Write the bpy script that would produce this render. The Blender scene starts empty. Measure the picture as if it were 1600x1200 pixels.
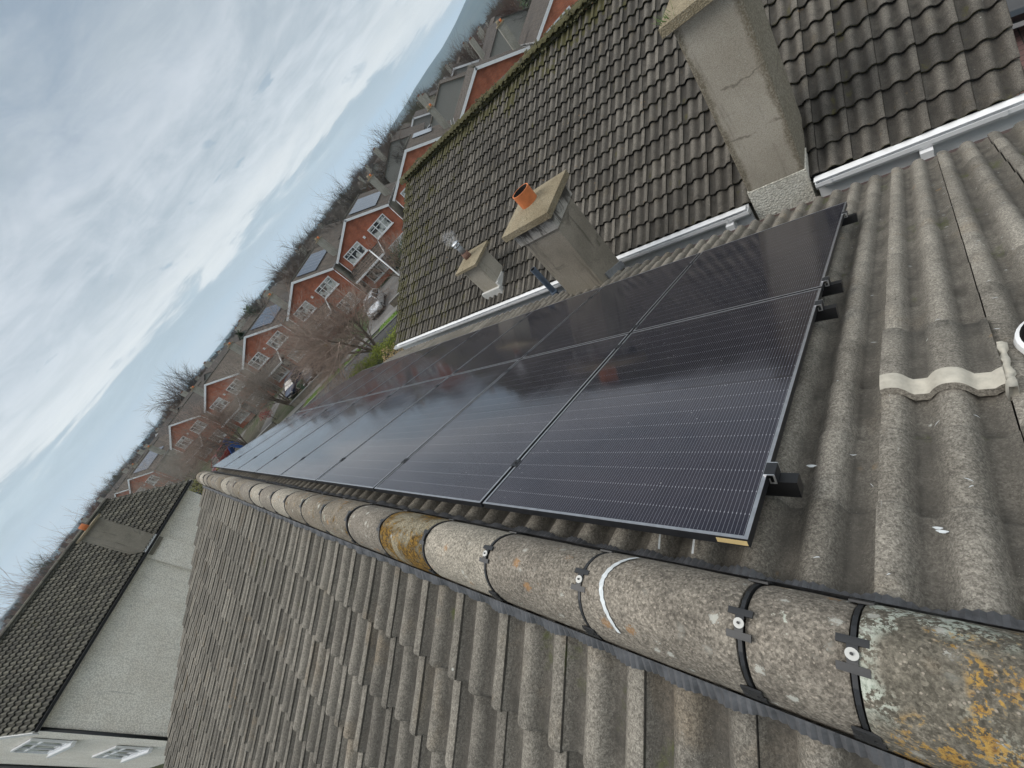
import bpy, math, random
import numpy as np
from mathutils import Vector, Matrix
R = math.radians
sc = bpy.context.scene
col = sc.collection

# ------------------------------------------------------------------ camera
CAMPOS = Vector((-0.3505, -0.4369, 1.2269))
cd = bpy.data.cameras.new('camera'); cam = bpy.data.objects.new('camera', cd); col.objects.link(cam)
_r = Vector((0.32435187, -0.67621183, -0.66146309)); _d = Vector((-0.83643711, 0.12155217, -0.53441372)); _f = Vector((0.44177916, 0.72661037, -0.526183))
M3 = Matrix((_r, -_d, -_f)).transposed()
cam.matrix_world = Matrix.Translation(CAMPOS) @ M3.to_4x4()
cd.sensor_width = 36.0; cd.lens = 36.0 * 653.6 / 1600.0
cd.clip_start = 0.05; cd.clip_end = 30000
sc.camera = cam
sc.view_settings.view_transform = 'Standard'; sc.view_settings.look = 'None'
sc.view_settings.exposure = 0.82; sc.view_settings.gamma = 1.0
sc.cycles.max_bounces = 6; sc.cycles.diffuse_bounces = 3; sc.cycles.glossy_bounces = 3
sc.cycles.volume_bounces = 0; sc.cycles.transparent_max_bounces = 12; sc.cycles.use_denoising = True

# ------------------------------------------------------------------ node helper
class NT:
    def __init__(s, tree): s.t = tree; s.n = tree.nodes; s.l = tree.links
    def new(s, ty, **kw):
        n = s.n.new(ty)
        for k, v in kw.items(): setattr(n, k, v)
        return n
    def link(s, a, b): s.l.new(a, b)
    def inp(s, node, key, val):
        sock = node.inputs[key]
        if hasattr(val, 'is_linked'): s.l.new(val, sock)
        elif val is not None: sock.default_value = val
    def math(s, op, a, b=None, c=None, clamp=False):
        n = s.new('ShaderNodeMath', operation=op); n.use_clamp = clamp
        s.inp(n, 0, a)
        if b is not None: s.inp(n, 1, b)
        if c is not None: s.inp(n, 2, c)
        return n.outputs[0]
    def noise(s, vec, scale, detail=4, rough=.55, dist=0.0):
        n = s.new('ShaderNodeTexNoise'); s.inp(n, 'Vector', vec); n.inputs['Scale'].default_value = scale
        n.inputs['Detail'].default_value = detail; n.inputs['Roughness'].default_value = rough; n.inputs['Distortion'].default_value = dist
        return n.outputs['Fac']
    def voro(s, vec, scale, feat='F1', out='Distance', rnd=1.0):
        n = s.new('ShaderNodeTexVoronoi', feature=feat); s.inp(n, 'Vector', vec); n.inputs['Scale'].default_value = scale
        n.inputs['Randomness'].default_value = rnd
        return n.outputs[out]
    def ramp(s, fac, a, b, va=0.0, vb=1.0, mode='SMOOTHSTEP'):
        n = s.new('ShaderNodeMapRange'); n.interpolation_type = mode; n.clamp = True if hasattr(n, 'clamp') else True
        s.inp(n, 'Value', fac); s.inp(n, 'From Min', a); s.inp(n, 'From Max', b); s.inp(n, 'To Min', va); s.inp(n, 'To Max', vb)
        return n.outputs[0]
    def mix(s, fac, a, b, mode='MIX'):
        n = s.new('ShaderNodeMix', data_type='RGBA', blend_type=mode)
        s.inp(n, 0, fac)
        for k, v in ((6, a), (7, b)):
            if isinstance(v, (tuple, list)): v = (*v[:3], 1.0)
            s.inp(n, k, v)
        return n.outputs[2]
    def bump(s, h, strength=.5, dist=.01):
        n = s.new('ShaderNodeBump'); n.inputs['Strength'].default_value = strength; n.inputs['Distance'].default_value = dist
        s.inp(n, 'Height', h); return n.outputs[0]

def newmat(name):
    m = bpy.data.materials.new(name); m.use_nodes = True
    t = NT(m.node_tree); b = m.node_tree.nodes['Principled BSDF']
    return m, t, b
def objco(t): return t.new('ShaderNodeTexCoord').outputs['Object']
def attr(t, name): return t.new('ShaderNodeAttribute', attribute_name=name).outputs['Fac']
def flat(name, c, rough=.6, metal=0.0, var=.15, scale=8.0, spec=.5, bump=0.0):
    m, t, b = newmat(name); co = objco(t)
    f = t.ramp(t.noise(co, scale, 5, .6), .25, .75, 1 - var, 1 + var, 'LINEAR')
    v = t.new('ShaderNodeMix', data_type='RGBA', blend_type='MULTIPLY'); v.inputs[0].default_value = 1
    v.inputs[6].default_value = (*c, 1); t.link(f, v.inputs[7]); t.link(v.outputs[2], b.inputs['Base Color'])
    b.inputs['Roughness'].default_value = rough; b.inputs['Metallic'].default_value = metal
    b.inputs['Specular IOR Level'].default_value = spec
    if bump: t.link(t.bump(t.noise(co, scale * 12, 4, .7), bump, .01), b.inputs['Normal'])
    return m

# ------------------------------------------------------------------ sky
SUN_AZ, SUN_EL = R(-32), R(54)      # azimuth from +Y towards +X
w = bpy.data.worlds.new('World'); sc.world = w; w.use_nodes = True
t = NT(w.node_tree); bg = w.node_tree.nodes['Background']
nish = t.new('ShaderNodeTexSky', sky_type='NISHITA'); nish.sun_disc = False; nish.sun_elevation = SUN_EL
nish.sun_rotation = SUN_AZ
tc = t.new('ShaderNodeTexCoord').outputs['Generated']
sp = t.new('ShaderNodeSeparateXYZ'); t.link(tc, sp.inputs[0]); sx, sy, sz = sp.outputs
el = t.math('MULTIPLY', t.math('ARCSINE', sz), 57.2958)
az = t.math('MULTIPLY', t.math('ARCTAN2', sx, sy), 57.2958)
zz = t.math('ADD', t.math('MAXIMUM', sz, 0.0), 0.10)
cb = t.new('ShaderNodeCombineXYZ'); t.link(t.math('DIVIDE', sx, zz), cb.inputs[0]); t.link(t.math('DIVIDE', sy, zz), cb.inputs[1])
pl = cb.outputs[0]
ca = t.new('ShaderNodeCombineXYZ'); t.link(t.math('MULTIPLY', az, .035), ca.inputs[0]); t.link(t.math('MULTIPLY', el, .12), ca.inputs[1])
aa = ca.outputs[0]
n1 = t.noise(pl, .55, 8, .62, .9); n2 = t.noise(pl, 2.1, 7, .62, 1.1)
cs = t.new('ShaderNodeCombineXYZ'); t.link(t.math('MULTIPLY', az, .028), cs.inputs[0]); t.link(t.math('MULTIPLY', el, .22), cs.inputs[1])
n3 = t.noise(aa, 1.6, 8, .64, .8); n4 = t.noise(cs.outputs[0], 2.3, 8, .66, .7)
cloud = t.math('ADD', t.math('MULTIPLY', n1, .38), t.math('ADD', t.math('MULTIPLY', n2, .22), t.math('ADD', t.math('MULTIPLY', n3, .28), t.math('MULTIPLY', n4, .12))))
body = t.mix(t.ramp(cloud, .39, .60), (3.25, 3.58, 3.76), (5.2, 5.36, 5.45))
# heavier grey cloud overhead in front
dk = t.math('MULTIPLY', t.ramp(t.math('ADD', el, t.math('MULTIPLY', t.math('SUBTRACT', n3, .5), 22.0)), 15.0, 26.0), t.ramp(el, 55.0, 36.0))
body = t.mix(t.math('MULTIPLY', dk, .9), body, (2.1, 2.55, 2.95))
# bright torn edge above the low bank
edge_el = t.math('ADD', el, t.math('ADD', t.math('MULTIPLY', t.math('SUBTRACT', n3, .5), 9.0), t.math('MULTIPLY', t.math('SUBTRACT', n4, .5), 5.0)))
slope_el = t.math('SUBTRACT', edge_el, t.math('MULTIPLY', t.math('SUBTRACT', az, 15.0), -.035))
eb = t.math('MULTIPLY', t.ramp(slope_el, 3.9, 4.7), t.ramp(slope_el, 9.5, 4.8))
body = t.mix(t.math('MULTIPLY', eb, t.ramp(n4, .34, .64, .3, .8)), body, (6.3, 6.25, 6.05))
# low blue-grey bank, streaked, paler again at the horizon
bank = t.mix(t.ramp(el, .2, 3.6), (5.3, 5.7, 5.9), (3.05, 3.55, 3.9))
bank = t.mix(t.ramp(n4, .42, .62, 0, .55), bank, (4.3, 4.9, 5.25))
body = t.mix(t.ramp(slope_el, 4.6, 3.5), body, bank)
# loose dark scraps in front of the bright edge
sc1 = t.noise(aa, 5.2, 5, .5, .3)
scr = t.math('MULTIPLY', t.ramp(sc1, .63, .70), t.math('MULTIPLY', t.ramp(el, 4.0, 6.0), t.ramp(el, 15.0, 10.0)))
body = t.mix(t.math('MULTIPLY', scr, .8), body, (2.7, 3.2, 3.6))
body = t.mix(1.0, body, t.mix(t.ramp(el, 1.0, 12.0), (.95, .955, .96), (.80, .815, .83)), 'MULTIPLY')
# overhead: high even overcast
body = t.mix(t.ramp(el, 30.0, 60.0), body, (8.6, 8.7, 8.75))
body = t.mix(1.0, body, t.mix(t.ramp(sy, -.75, .2), (1.4, 1.38, 1.32), (1.0, 1.0, 1.0)), 'MULTIPLY')  # sky behind the view brightened, added fill for camera-facing walls
skyc = t.mix(.9, nish.outputs[0], body)
t.link(skyc, bg.inputs['Color']); bg.inputs['Strength'].default_value = 0.1
sd = bpy.data.lights.new('sun', 'SUN'); sd.energy = 1.2; sd.angle = R(30); sd.color = (1, .95, .88)
so = bpy.data.objects.new('sun', sd); col.objects.link(so)
sdir = Vector((math.sin(SUN_AZ) * math.cos(SUN_EL), math.cos(SUN_AZ) * math.cos(SUN_EL), math.sin(SUN_EL)))
so.rotation_euler = sdir.to_track_quat('Z', 'Y').to_euler(); so.location = (0, 0, 60)

# ------------------------------------------------------------------ mesh helpers
class MB:
    def __init__(s): s.v = []; s.f = []; s.m = []; s.s = []; s.at = {}
    def add(s, vs, fs, mi=0, smooth=False, **at):
        o = len(s.v); s.v.extend([tuple(x) for x in vs])
        for q in fs: s.f.append(tuple(i + o for i in q)); s.m.append(mi); s.s.append(smooth)
        for k, val in at.items():
            a = s.at.setdefault(k, []); a.extend([0.0] * (o - len(a)))
            a.extend(val if hasattr(val, '__len__') else [val] * len(vs))
        return o
    def box(s, x0, x1, y0, y1, z0, z1, mi=0, X=None):
        v = [(x, y, z) for x in (x0, x1) for y in (y0, y1) for z in (z0, z1)]
        if X is not None: v = [tuple(X(p)) for p in v]
        s.add(v, [(0, 1, 3, 2), (4, 6, 7, 5), (0, 4, 5, 1), (2, 3, 7, 6), (0, 2, 6, 4), (1, 5, 7, 3)], mi)
    def frame_box(s, O, A, B, H, a0, a1, b0, b1, h0, h1, mi=0):
        v = [O + A * a + B * b + H * h for a in (a0, a1) for b in (b0, b1) for h in (h0, h1)]
        s.add(v, [(0, 1, 3, 2), (4, 6, 7, 5), (0, 4, 5, 1), (2, 3, 7, 6), (0, 2, 6, 4), (1, 5, 7, 3)], mi)
    def tube(s, pts, rad, n=8, mi=0, cap=True, smooth=True, **at):
        pts = [Vector(p) for p in pts]
        if not hasattr(rad, '__len__'): rad = [rad] * len(pts)
        vs = []; up = None
        for i, p in enumerate(pts):
            d = (pts[min(i + 1, len(pts) - 1)] - pts[max(i - 1, 0)])
            if d.length < 1e-9: d = Vector((0, 0, 1))
            d.normalize()
            if up is None:
                up = d.orthogonal().normalized()
            up = (up - d * up.dot(d))
            if up.length < 1e-6: up = d.orthogonal()
            up.normalize(); sd_ = d.cross(up)
            for k in range(n):
                a = 2 * math.pi * k / n
                vs.append(p + (up * math.cos(a) + sd_ * math.sin(a)) * rad[i])
        fs = []
        for i in range(len(pts) - 1):
            for k in range(n):
                fs.append((i * n + k, i * n + (k + 1) % n, (i + 1) * n + (k + 1) % n, (i + 1) * n + k))
        s.add(vs, fs, mi, smooth, **at)
        if cap:
            o = len(s.v) - len(vs)
            s.f.append(tuple(o + k for k in reversed(range(n)))); s.m.append(mi); s.s.append(False)
            s.f.append(tuple(o + (len(pts) - 1) * n + k for k in range(n))); s.m.append(mi); s.s.append(False)
    def prism(s, poly, d, mi=0, smooth=False):
        """closed polygon (list of 3d points) swept by the vector d"""
        poly = [Vector(p) for p in poly]; d = Vector(d); n = len(poly)
        vs = poly + [p + d for p in poly]
        fs = [tuple(range(n))[::-1], tuple(range(n, 2 * n))] + [(i, (i + 1) % n, n + (i + 1) % n, n + i) for i in range(n)]
        s.add(vs, fs, mi, smooth)
    def build(s, name, mats, parent=None, base=(0, 0, 0), **props):
        me = bpy.data.meshes.new(name)
        bx, by, bz = base
        me.from_pydata([(x - bx, y - by, z - bz) for x, y, z in s.v], [], s.f)
        if not isinstance(mats, (list, tuple)): mats = [mats]
        for m in mats: me.materials.append(m)
        me.polygons.foreach_set('material_index', s.m); me.polygons.foreach_set('use_smooth', s.s)
        for k, a in s.at.items():
            a.extend([0.0] * (len(s.v) - len(a)))
            la = me.attributes.new(k, 'FLOAT', 'POINT'); la.data.foreach_set('value', a)
        me.update()
        o = bpy.data.objects.new(name, me); col.objects.link(o)
        if parent is not None: o.parent = parent
        for k, v in props.items(): o[k] = v
        return o
def thing(name, loc, label, cat, group=None, rz=0.0):
    o = bpy.data.objects.new(name, None); col.objects.link(o); o.location = loc; o.rotation_euler = (0, 0, rz)
    o['label'] = label; o['category'] = cat
    if group: o['group'] = group
    return o
def tag(o, label, cat, group=None):
    o['label'] = label; o['category'] = cat
    if group: o['group'] = group
    return o
def kids(o): return [c for c in bpy.data.objects if c.parent == o]
TREE = {}
def copy_tree(o, loc=None, rz=None, parent=None):
    c = o.copy(); col.objects.link(c)
    if parent is not None: c.parent = parent
    if loc is not None: c.location = loc
    if rz is not None: c.rotation_euler = (0, 0, rz)
    for ch in o.children: copy_tree(ch, parent=c)
    return c
def V(*a): return Vector(a)

# ------------------------------------------------------------------ materials
def tile_mat(name, dark, light, moss=.3, mosscol=(.07, .085, .02), lich=.5, ygrad=None, warm=(.2, .15, .1), speck=.6):
    m, t, b = newmat(name); co = objco(t)
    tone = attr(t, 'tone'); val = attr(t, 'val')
    big = t.noise(co, 1.1, 5, .6, .3); mid = t.noise(co, 7.5, 6, .65); fine = t.noise(co, 95, 5, .75)
    grit = t.noise(co, 330, 2, .8)
    f = t.math('ADD', t.math('MULTIPLY', t.math('SUBTRACT', tone, .5), .30), t.math('ADD', t.math('MULTIPLY', big, .7), t.math('MULTIPLY', mid, .5)))
    c = t.mix(t.ramp(f, .3, .95), dark, light)
    c = t.mix(t.math('MULTIPLY', t.ramp(t.noise(co, 5.2, 6, .72, .6), .52, .66), .45), c, tuple(x * .6 for x in dark))
    c = t.mix(t.math('MULTIPLY', t.ramp(t.noise(co, 3.1, 5, .6, .5), .55, .72), .4), c, warm)
    c = t.mix(1.0, c, t.mix(t.ramp(t.math('ADD', t.math('MULTIPLY', fine, .6), t.math('MULTIPLY', grit, .4)), .33, .67), (.52, .51, .5), (1.42, 1.42, 1.42)), 'MULTIPLY')
    chips = t.new('ShaderNodeSeparateColor'); t.link(t.voro(co, 230, out='Color'), chips.inputs[0])
    c = t.mix(1.0, c, t.mix(t.ramp(chips.outputs[0], .05, .95, mode='LINEAR'), (.72, .71, .7), (1.28, 1.28, 1.26)), 'MULTIPLY')
    # dirt washed into the channels, and painted shade on the tile fronts
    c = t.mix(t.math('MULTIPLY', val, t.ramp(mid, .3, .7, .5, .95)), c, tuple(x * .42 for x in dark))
    # pale aggregate specks
    sp1 = t.ramp(t.voro(co, 210), .16, .10); sp2 = t.ramp(t.noise(co, 60, 2), .55, .62)
    c = t.mix(t.math('MULTIPLY', t.math('MULTIPLY', sp1, sp2), speck), c, (.52, .49, .44))
    # round lichen patches, ochre and white
    l1 = t.math('MULTIPLY', t.ramp(t.math('ADD', t.voro(co, 9.0), t.math('MULTIPLY', fine, .10)), .24, .19), t.ramp(t.noise(co, 1.7, 3), .58, .66))
    c = t.mix(t.math('MULTIPLY', l1, .5 * lich), c, (.30, .18, .07))
    l2 = t.math('MULTIPLY', t.ramp(t.math('ADD', t.voro(co, 15.0), t.math('MULTIPLY', grit, .22)), .22, .17), t.ramp(t.noise(co, 2.9, 3), .6, .66))
    c = t.mix(t.math('MULTIPLY', l2, .8 * lich), c, (.52, .54, .5))
    # moss, mostly in the channels
    mm = t.math('ADD', t.noise(co, 2.3, 6, .7), t.math('MULTIPLY', val, .12))
    if ygrad:
        s = t.new('ShaderNodeSeparateXYZ'); t.link(co, s.inputs[0])
        gy = t.ramp(s.outputs[1], ygrad[0], ygrad[1]); gz = t.ramp(s.outputs[2], ygrad[2], ygrad[3])
        mm = t.math('ADD', mm, t.math('MULTIPLY', t.math('MAXIMUM', t.math('MULTIPLY', gy, .7), gz), .30))
    mk = t.ramp(mm, .74 - moss * .2, .86 - moss * .2)
    c = t.mix(t.math('MULTIPLY', mk, t.ramp(fine, .35, .6, .45, .95)), c, mosscol)
    t.link(c, b.inputs['Base Color']); b.inputs['Roughness'].default_value = .93; b.inputs['Specular IOR Level'].default_value = .25
    h = t.math('ADD', t.math('MULTIPLY', fine, .8), t.math('ADD', t.math('MULTIPLY', grit, .35), t.math('MULTIPLY', mk, .8)))
    t.link(t.bump(h, .55, .006), b.inputs['Normal'])
    return m
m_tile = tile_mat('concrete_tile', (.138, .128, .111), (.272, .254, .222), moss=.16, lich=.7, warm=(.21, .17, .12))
m_tile_l = tile_mat('concrete_tile_left', (.112, .104, .091), (.235, .218, .189), moss=.2, lich=.8, warm=(.19, .145, .095))  # left slope tile, darker overall than the right
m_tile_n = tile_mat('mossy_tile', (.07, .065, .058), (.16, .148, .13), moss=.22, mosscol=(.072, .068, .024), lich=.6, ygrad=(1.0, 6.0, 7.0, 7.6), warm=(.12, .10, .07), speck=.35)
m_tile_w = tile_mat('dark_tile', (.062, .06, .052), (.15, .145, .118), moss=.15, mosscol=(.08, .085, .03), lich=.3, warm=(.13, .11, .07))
m_deck = flat('roof_felt', (.02, .019, .018), .95)

def ridge_mat(name, dark, light, orange=.2, mint=.1, moss=0.0, chalk=0.0):
    m, t, b = newmat(name); co = objco(t)
    big = t.noise(co, 2.6, 5, .6); mid = t.noise(co, 13, 6, .7, .4); fine = t.noise(co, 120, 5, .75); grit = t.voro(co, 190)
    c = t.mix(t.ramp(t.math('ADD', t.math('MULTIPLY', big, .5), t.math('MULTIPLY', mid, .6)), .35, .75), dark, light)
    c = t.mix(1.0, c, t.mix(t.ramp(fine, .34, .66), (.62, .61, .6), (1.35, 1.34, 1.32)), 'MULTIPLY')
    chips = t.new('ShaderNodeSeparateColor'); t.link(t.voro(co, 175, out='Color'), chips.inputs[0]); ch = chips.outputs[0]
    c = t.mix(1.0, c, t.mix(t.ramp(ch, .05, .95, mode='LINEAR'), (.70, .69, .67), (1.3, 1.28, 1.26)), 'MULTIPLY')
    c = t.mix(t.math('MULTIPLY', t.ramp(chips.outputs[1], .90, .93), t.ramp(t.voro(co, 175), .5, .25, 0, .5)), c, (.46, .40, .33))
    br = t.math('ADD', t.math('MULTIPLY', t.math('SUBTRACT', fine, .5), .5), t.math('MULTIPLY', t.math('SUBTRACT', ch, .5), .10))
    # mint and white crust lichen, broken up by the grain
    l = t.ramp(t.math('ADD', t.noise(co, 15, 7, .75, .3), br), .665 - mint * .16, .70 - mint * .16)
    l = t.math('MULTIPLY', l, t.ramp(t.noise(co, 3.3, 3), .58 - mint * .14, .66 - mint * .14))
    c = t.mix(t.math('MULTIPLY', l, .8), c, t.mix(t.ramp(fine, .4, .6), (.30, .34, .28), (.50, .54, .47)))
    # ochre lichen
    o1 = t.ramp(t.math('ADD', t.noise(co, 19, 7, .75, .4), br), .695 - orange * .18, .73 - orange * .18)
    o1 = t.math('MULTIPLY', o1, t.ramp(t.noise(co, 4.2, 4, .6, .4), .60 - orange * .14, .68 - orange * .14))
    c = t.mix(t.math('MULTIPLY', o1, .85), c, t.mix(t.ramp(fine, .4, .6), (.20, .10, .025), (.40, .24, .05)))
    sp_ = t.math('MULTIPLY', t.ramp(t.math('ADD', t.voro(co, 12), t.math('MULTIPLY', br, 1.0)), .22, .15), t.ramp(t.noise(co, 4.1, 2), .52, .6))
    c = t.mix(t.math('MULTIPLY', sp_, .6), c, (.33, .17, .06))
    sp2 = t.math('MULTIPLY', t.ramp(t.math('ADD', t.voro(co, 17), t.math('MULTIPLY', br, 1.2)), .2, .13), t.ramp(t.noise(co, 5.3, 2), .5, .6))
    c = t.mix(t.math('MULTIPLY', sp2, .7), c, (.5, .5, .45))
    dk_ = t.ramp(t.noise(co, 6.5, 7, .75, .5), .56, .68); c = t.mix(t.math('MULTIPLY', dk_, .5), c, tuple(x * .45 for x in dark))
    h = fine
    if moss > 0:
        mk = t.ramp(t.math('ADD', t.noise(co, 5.5, 7, .7, .8), t.math('ADD', t.math('MULTIPLY', mid, .2), t.math('MULTIPLY', br, .7))), .80 - moss * .33, .87 - moss * .33)
        mc = t.mix(t.ramp(t.math('ADD', t.math('MULTIPLY', fine, .5), t.math('MULTIPLY', t.noise(co, 48, 4, .7), .5)), .42, .58), (.035, .02, .006), (.26, .145, .022))
        c = t.mix(t.math('MULTIPLY', mk, .95), c, mc)
        h = t.math('ADD', fine, t.math('MULTIPLY', t.math('MULTIPLY', mk, t.noise(co, 60, 4, .8)), 4.0))
    t.link(c, b.inputs['Base Color']); b.inputs['Roughness'].default_value = .92; b.inputs['Specular IOR Level'].default_value = .25
    t.link(t.bump(h, .6, .006), b.inputs['Normal'])
    return m
RM = dict(grey=ridge_mat('ridge_grey', (.13, .118, .102), (.235, .215, .185), .12, .1),
          worn=ridge_mat('ridge_crusted', (.085, .08, .065), (.19, .175, .145), .85, .95, .12),
          pale=ridge_mat('ridge_pale', (.22, .205, .175), (.34, .315, .27), .05, .05),
          mossy=ridge_mat('ridge_mossy', (.14, .125, .09), (.28, .25, .18), .75, .3, .75),
          rusty=ridge_mat('ridge_rusty', (.12, .108, .088), (.24, .21, .17), .5, .35, .3))
m_clip = flat('black_plastic', (.018, .019, .021), .5, var=.3)
m_strip = flat('grey_flashing_foil', (.09, .092, .098), .55, .2, var=.35, scale=30)
m_washer = flat('steel_washer', (.45, .45, .43), .45, .3)
m_white = flat('white_upvc', (.72, .73, .74), .38, var=.08, scale=3)
m_whiteold = flat('white_paint', (.66, .66, .65), .5, var=.14, scale=2)
m_mortar = flat('cream_mortar', (.43, .405, .345), .85, var=.25, scale=25, bump=.4)
m_chalk = flat('white_chalk', (.52, .55, .56), .95, var=.25, scale=60)
m_lead = flat('lead', (.23, .24, .25), .55, .1, var=.35, scale=9)
m_terra = flat('terracotta', (.50, .155, .05), .75, var=.18, scale=14)
m_terra2 = flat('sooty_clay', (.16, .085, .06), .8, var=.4, scale=14)
m_soot = flat('soot', (.015, .013, .012), .95)
m_steel = flat('bright_steel', (.62, .64, .66), .28, .8, var=.2, scale=20)
m_pipe = flat('slate_blue_pipe', (.085, .115, .16), .45, var=.25, scale=10)
m_black = flat('black_metal', (.012, .012, .013), .42, .3, var=.3, scale=30)
m_alu = flat('bare_aluminium', (.7, .71, .72), .3, .9, var=.15, scale=40)
m_dark = flat('dark_void', (.02, .02, .02), .9)
m_brown = flat('brown_plastic', (.05, .03, .025), .5)

def render_mat(name, c1, c2, bumps=.7, scale=90, stain=.3, staincol=(.14, .125, .09)):
    m, t, b = newmat(name); co = objco(t)
    big = t.noise(co, 1.3, 5, .6); gr = t.voro(co, scale); fine = t.noise(co, scale * 1.7, 4, .7)
    c = t.mix(t.ramp(big, .3, .7), c1, c2)
    st = t.ramp(t.noise(co, 2.6, 6, .7, .7), .68 - stain * .25, .85 - stain * .2)
    c = t.mix(t.math('MULTIPLY', st, .75), c, staincol)
    mpp = t.new('ShaderNodeMapping'); t.link(co, mpp.inputs[0]); mpp.inputs['Scale'].default_value = (9, 9, .8)
    stk = t.ramp(t.noise(mpp.outputs[0], 1.0, 5, .65, .3), .56, .72); c = t.mix(t.math('MULTIPLY', stk, .30 + stain * .5), c, tuple(x * .6 for x in staincol))
    spk = t.math('MULTIPLY', t.ramp(t.voro(co, 62), .26, .18), t.ramp(t.noise(co, 4.3, 3), .5, .6)); c = t.mix(t.math('MULTIPLY', spk, .55), c, (.55, .55, .5))
    c = t.mix(1.0, c, t.mix(t.ramp(t.math('ADD', t.math('MULTIPLY', fine, .5), t.math('MULTIPLY', gr, .7)), .3, .8), (1.15, 1.15, 1.15), (.78, .77, .76)), 'MULTIPLY')
    t.link(c, b.inputs['Base Color']); b.inputs['Roughness'].default_value = .95; b.inputs['Specular IOR Level'].default_value = .2
    t.link(t.bump(t.math('ADD', gr, fine), bumps, .012), b.inputs['Normal'])
    return m
m_chim = render_mat('chimney_render', (.36, .33, .275), (.47, .435, .37), .4, 130, .36, (.13, .118, .085))
m_chim_d = render_mat('stained_render', (.22, .2, .165), (.33, .3, .25), .45, 120, .5, (.075, .07, .058))
def weather(m, fn):
    t = NT(m.node_tree); b = m.node_tree.nodes['Principled BSDF']; lk = b.inputs['Base Color'].links[0]; c = lk.from_socket; co = objco(t)
    sx_ = t.new('ShaderNodeSeparateXYZ'); t.link(co, sx_.inputs[0]); t.link(fn(t, c, co, *sx_.outputs), b.inputs['Base Color']); return m
def _edges(t, c, co, x, y, z):
    nz = t.noise(co, 4.0, 6, .7, .4); e_ = t.math('ADD', t.math('ABSOLUTE', t.math('SUBTRACT', y, -4.2405)), t.math('MULTIPLY', t.math('SUBTRACT', nz, .5), .16))
    band = t.math('MULTIPLY', t.ramp(e_, .215, .265), t.ramp(t.noise(co, 55, 3, .7), .35, .6, .35, .9)); c = t.mix(band, c, (.15, .128, .09))
    for zc, am in ((6.45, .05), (6.72, .04), (6.15, .05)):
        ln = t.math('ABSOLUTE', t.math('ADD', t.math('SUBTRACT', z, zc), t.math('MULTIPLY', t.math('SUBTRACT', t.noise(co, 5, 4), .5), .22)))
        c = t.mix(t.math('MULTIPLY', t.ramp(ln, .018, .003), t.ramp(t.noise(co, 3.2, 3), .48, .58, 0, .6)), c, (.13, .115, .09))
    return c
def _soot(t, c, co, x, y, z):
    mpp = t.new('ShaderNodeMapping'); t.link(co, mpp.inputs[0]); mpp.inputs['Scale'].default_value = (4.5, 4.5, 1.1)
    k = t.math('ADD', t.noise(mpp.outputs[0], 1, 6, .75, 1.0), t.math('MULTIPLY', t.math('SUBTRACT', z, 6.8), 1.0))
    return t.mix(t.math('MULTIPLY', t.ramp(k, .46, .62), .88), c, (.045, .04, .033))
m_chimB = weather(render_mat('patched_render', (.38, .345, .285), (.48, .445, .38), .4, 130, .12, (.2, .18, .14)), _edges)
m_collar = weather(render_mat('sooty_render', (.36, .34, .3), (.48, .46, .42), .4, 130, .3, (.13, .118, .085)), _soot)
m_cap = render_mat('chimney_cap_concrete', (.21, .175, .115), (.33, .285, .2), .8, 70, .4, (.13, .115, .05))
m_rough = render_mat('white_roughcast', (.62, .60, .53), (.74, .73, .66), 1.0, 45, .12, (.4, .38, .32))
m_pebble = render_mat('grey_pebbledash', (.80, .755, .67), (.88, .845, .765), 1.0, 24, .10, (.5, .49, .45))
m_siderend = render_mat('side_render', (.30, .29, .25), (.40, .39, .34), .6, 30, .35, (.2, .19, .16))

m_brick, t, b = newmat('red_brick'); co = objco(t); oi = t.new('ShaderNodeObjectInfo')
bk = t.new('ShaderNodeTexBrick'); cx = t.new('ShaderNodeSeparateXYZ'); t.link(co, cx.inputs[0])
cmb = t.new('ShaderNodeCombineXYZ'); t.link(t.math('ADD', cx.outputs[0], cx.outputs[1]), cmb.inputs[0]); t.link(cx.outputs[2], cmb.inputs[1])
t.link(cmb.outputs[0], bk.inputs['Vector']); bk.inputs['Scale'].default_value = 1.0
bk.inputs['Brick Width'].default_value = .225; bk.inputs['Row Height'].default_value = .075; bk.inputs['Mortar Size'].default_value = .006
bk.inputs['Color1'].default_value = (.42, .125, .06, 1); bk.inputs['Color2'].default_value = (.34, .098, .05, 1); bk.inputs['Mortar'].default_value = (.27, .19, .15, 1)
c = t.mix(1.0, bk.outputs[0], t.mix(t.ramp(t.noise(co, 1.2, 5, .6), .3, .7), (.74, .72, .7), (1.22, 1.22, 1.22)), 'MULTIPLY')
c = t.mix(1.0, c, t.mix(oi.outputs['Random'], (.86, .82, .8), (1.18, 1.24, 1.25)), 'MULTIPLY')
t.link(c, b.inputs['Base Color']); b.inputs['Roughness'].default_value = .9

m_farroof, t, b = newmat('far_roof_tiles'); co = objco(t)
cx = t.new('ShaderNodeSeparateXYZ'); t.link(co, cx.inputs[0])
wv = t.math('SINE', t.math('MULTIPLY', cx.outputs[1], 2 * math.pi / .3)); rw = t.math('FRACT', t.math('MULTIPLY', cx.outputs[2], 1 / .145))
c = t.mix(t.ramp(t.noise(co, 1.5, 6, .65), .3, .7), (.058, .05, .043), (.115, .098, .082))
oi = t.new('ShaderNodeObjectInfo')
c = t.mix(1.0, c, t.mix(oi.outputs['Random'], (.75, .75, .8), (1.2, 1.12, 1.0)), 'MULTIPLY')
c = t.mix(t.ramp(rw, .14, .0, 0, .6), c, (.02, .018, .016)); c = t.mix(t.ramp(wv, .2, -.9, 0, .7), c, (.03, .027, .024))
t.link(c, b.inputs['Base Color']); b.inputs['Roughness'].default_value = .9
t.link(t.bump(wv, .9, .05), b.inputs['Normal'])

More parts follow.
